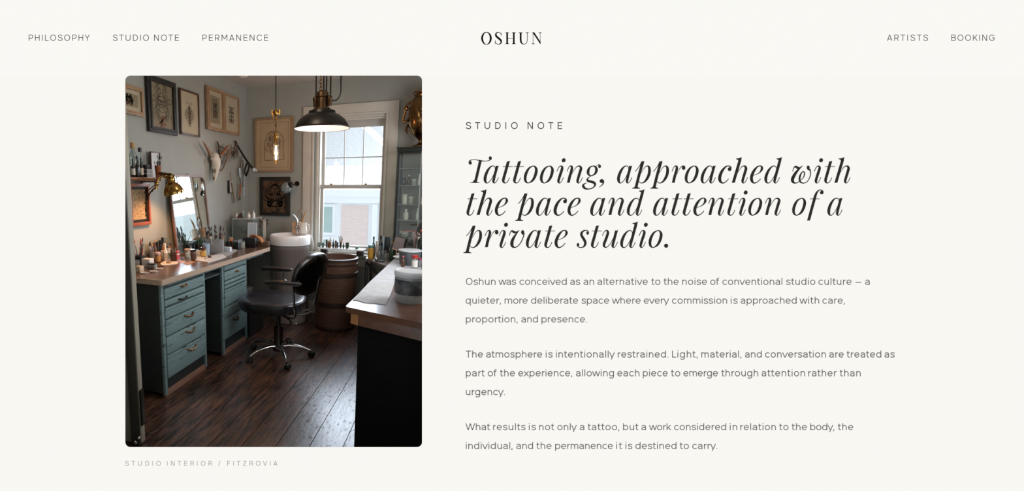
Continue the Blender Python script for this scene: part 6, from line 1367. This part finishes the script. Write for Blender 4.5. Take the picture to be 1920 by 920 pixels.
# grey translucent tub behind
g0 = at_c(768, 499, DT); o = thing('grey_tub', 'grey translucent tub with white rim behind the clear tub', 'tub', (g0.x-.01, g0.y+.08, DT)); b = MB(); b.lathe([(.080, 0), (.088, .10), (.088, .118)], seg=36, cap=False); b.lathe([(0, .002), (.08, .002)], seg=36, cap=False); b.build('body', glass('smoky_plastic', (120, 126, 130), .1, .1, .5), o); b = MB(); b.lathe([(.086, .112), (.094, .116), (.094, .124), (.086, .126), (0, .122)], seg=36, cap=False); b.build('rim', mat('pale_rim', (200, 204, 206), .3), o)
def dv(nm, label, cat, px, py, w_, h, pf, m_, cp, **k): return vp(nm, label, cat, px, py, w_, h, pf, m_, cp, z=DT, **k)
dv('nail_bottle', 'tiny bottle with bright pink top in front of the grey tub', 'bottle', 755, 500, 7.5, 21, 'tall', brownj, pink)
dv('small_jar', 'clear jar with red and white lid in front of the grey tub', 'jar', 777, 503, 11, 25, 'jar', cglass, redp, lab=whitep)
o = thing('pink_pen', 'pink tipped pen lying across the small jars on the desk', 'pen', tuple(at_c(768, 503, DT)+Vector((0, 0, .006)))); b = MB(); b.tube([(-.035, -.01, 0), (.03, .02, 0)], .005, 8); b.build('barrel', mat('mauve_pen', (150, 120, 140), .3), o); b = MB(); b.tube([(-.045, -.014, 0), (-.035, -.01, 0)], [.002, .005], 8); b.build('tip', pink, o)
dv('small_jar', 'small grey lidded jar right of the jar with red lid', 'jar', 786, 501, 8, 18, 'jar', greyp, mat('dark_pink', (140, 60, 80), .4))
for px, py, rp, lab, th in ((716, 482, 16, 'wide flat white plate on the far left of the desk', .008), (722, 488, 14, 'smaller white oval dish stacked before the flat white plate', .014)):
    q = at_c(px, py, DT); q = Vector((max(q.x, -.50+.05), q.y, q.z))
g1 = at_c(728, 484, DT); o = thing('white_plate', 'wide flat white plate at the far left edge of the desk', 'plate', (-.435, 4.19, DT)); b = MB(); b.lathe([(.05, 0), (.085, .004), (.105, .012), (.103, .014), (.05, .007), (0, .006)], seg=36); b.build('plate', mat('plate_white', (206, 206, 204), .3), o)
o = thing('white_dish', 'deeper white oval dish in front of the flat plate on the desk', 'dish', (-.462, 3.94, DT)); b = MB(); b.lathe([(.045, 0), (.07, .022), (.075, .026), (.07, .026), (.045, .006), (0, .005)], seg=36, sx=.95); b.build('dish', mat('plate_white', (206, 206, 204)), o)
# chrome arm lamp / tattoo machine stand
pinkch = mat('rosy_chrome', (196, 170, 166), .18, .95, var=.2, scale=30)
a0 = on_y(777, 470, 4.10); a0.z = DT
o = thing('machine_stand', 'rosy chrome articulated stand with horizontal head at the right of the desk', 'stand', (a0.x, a0.y, DT))
b = MB(); b.tube([(0, 0, .0), (0, 0, .235)], .012, 12); b.tube([(0, 0, .12), (0, 0, .20)], .016, 12); b.build('post', pinkch, o)
b = MB(); b.tube([(-.12, -.01, .228), (-.11, -.01, .236), (-.05, 0, .240), (.02, 0, .242)], [.006, .016, .018, .015], 12, flat=.6); b.build('head', pinkch, o)
b = MB()
for (x, y, z, q) in ((-.05, -.01, .01, .024), (-.025, -.02, .018, .020), (.01, -.02, .014, .024), (.035, -.01, .02, .018), (-.07, 0, .012, .016)): b.tube([(x-q, y, z), (x-q*.3, y-.01, z+q*.6), (x+q, y, z)], .007, 8)
b.lathe([(.05, 0), (.05, .006), (.02, .012), (.0, .014)], seg=24); b.build('base', pinkch, o)
b = MB(); b.tube([(.01, -.01, .25), (.02, -.02, .28)], .008, 8); b.ball((.03, -.02, .18), .02, 10); b.ball((.035, -.015, .215), .018, 10); b.build('joint', chrome, o)
b = MB(); b.lathe([(.018, -.02), (.036, -.02), (.040, 0), (.036, .02), (.018, .02)], seg=24, M=T(.055, -.03, .262, rx=70)); b.build('wheel', blackc, o)
b = MB(); b.tube([(.035, -.05, .23), (.06, -.055, .262), (.085, -.055, .27)], .005, 8); b.build('orange_clip', orangep, o)
o = boxt('black_box', 'black slanted box standing at the right edge of the desk', 'box', 797, 492, 22, 42, 8, blackc, z=DT, bev=.006)
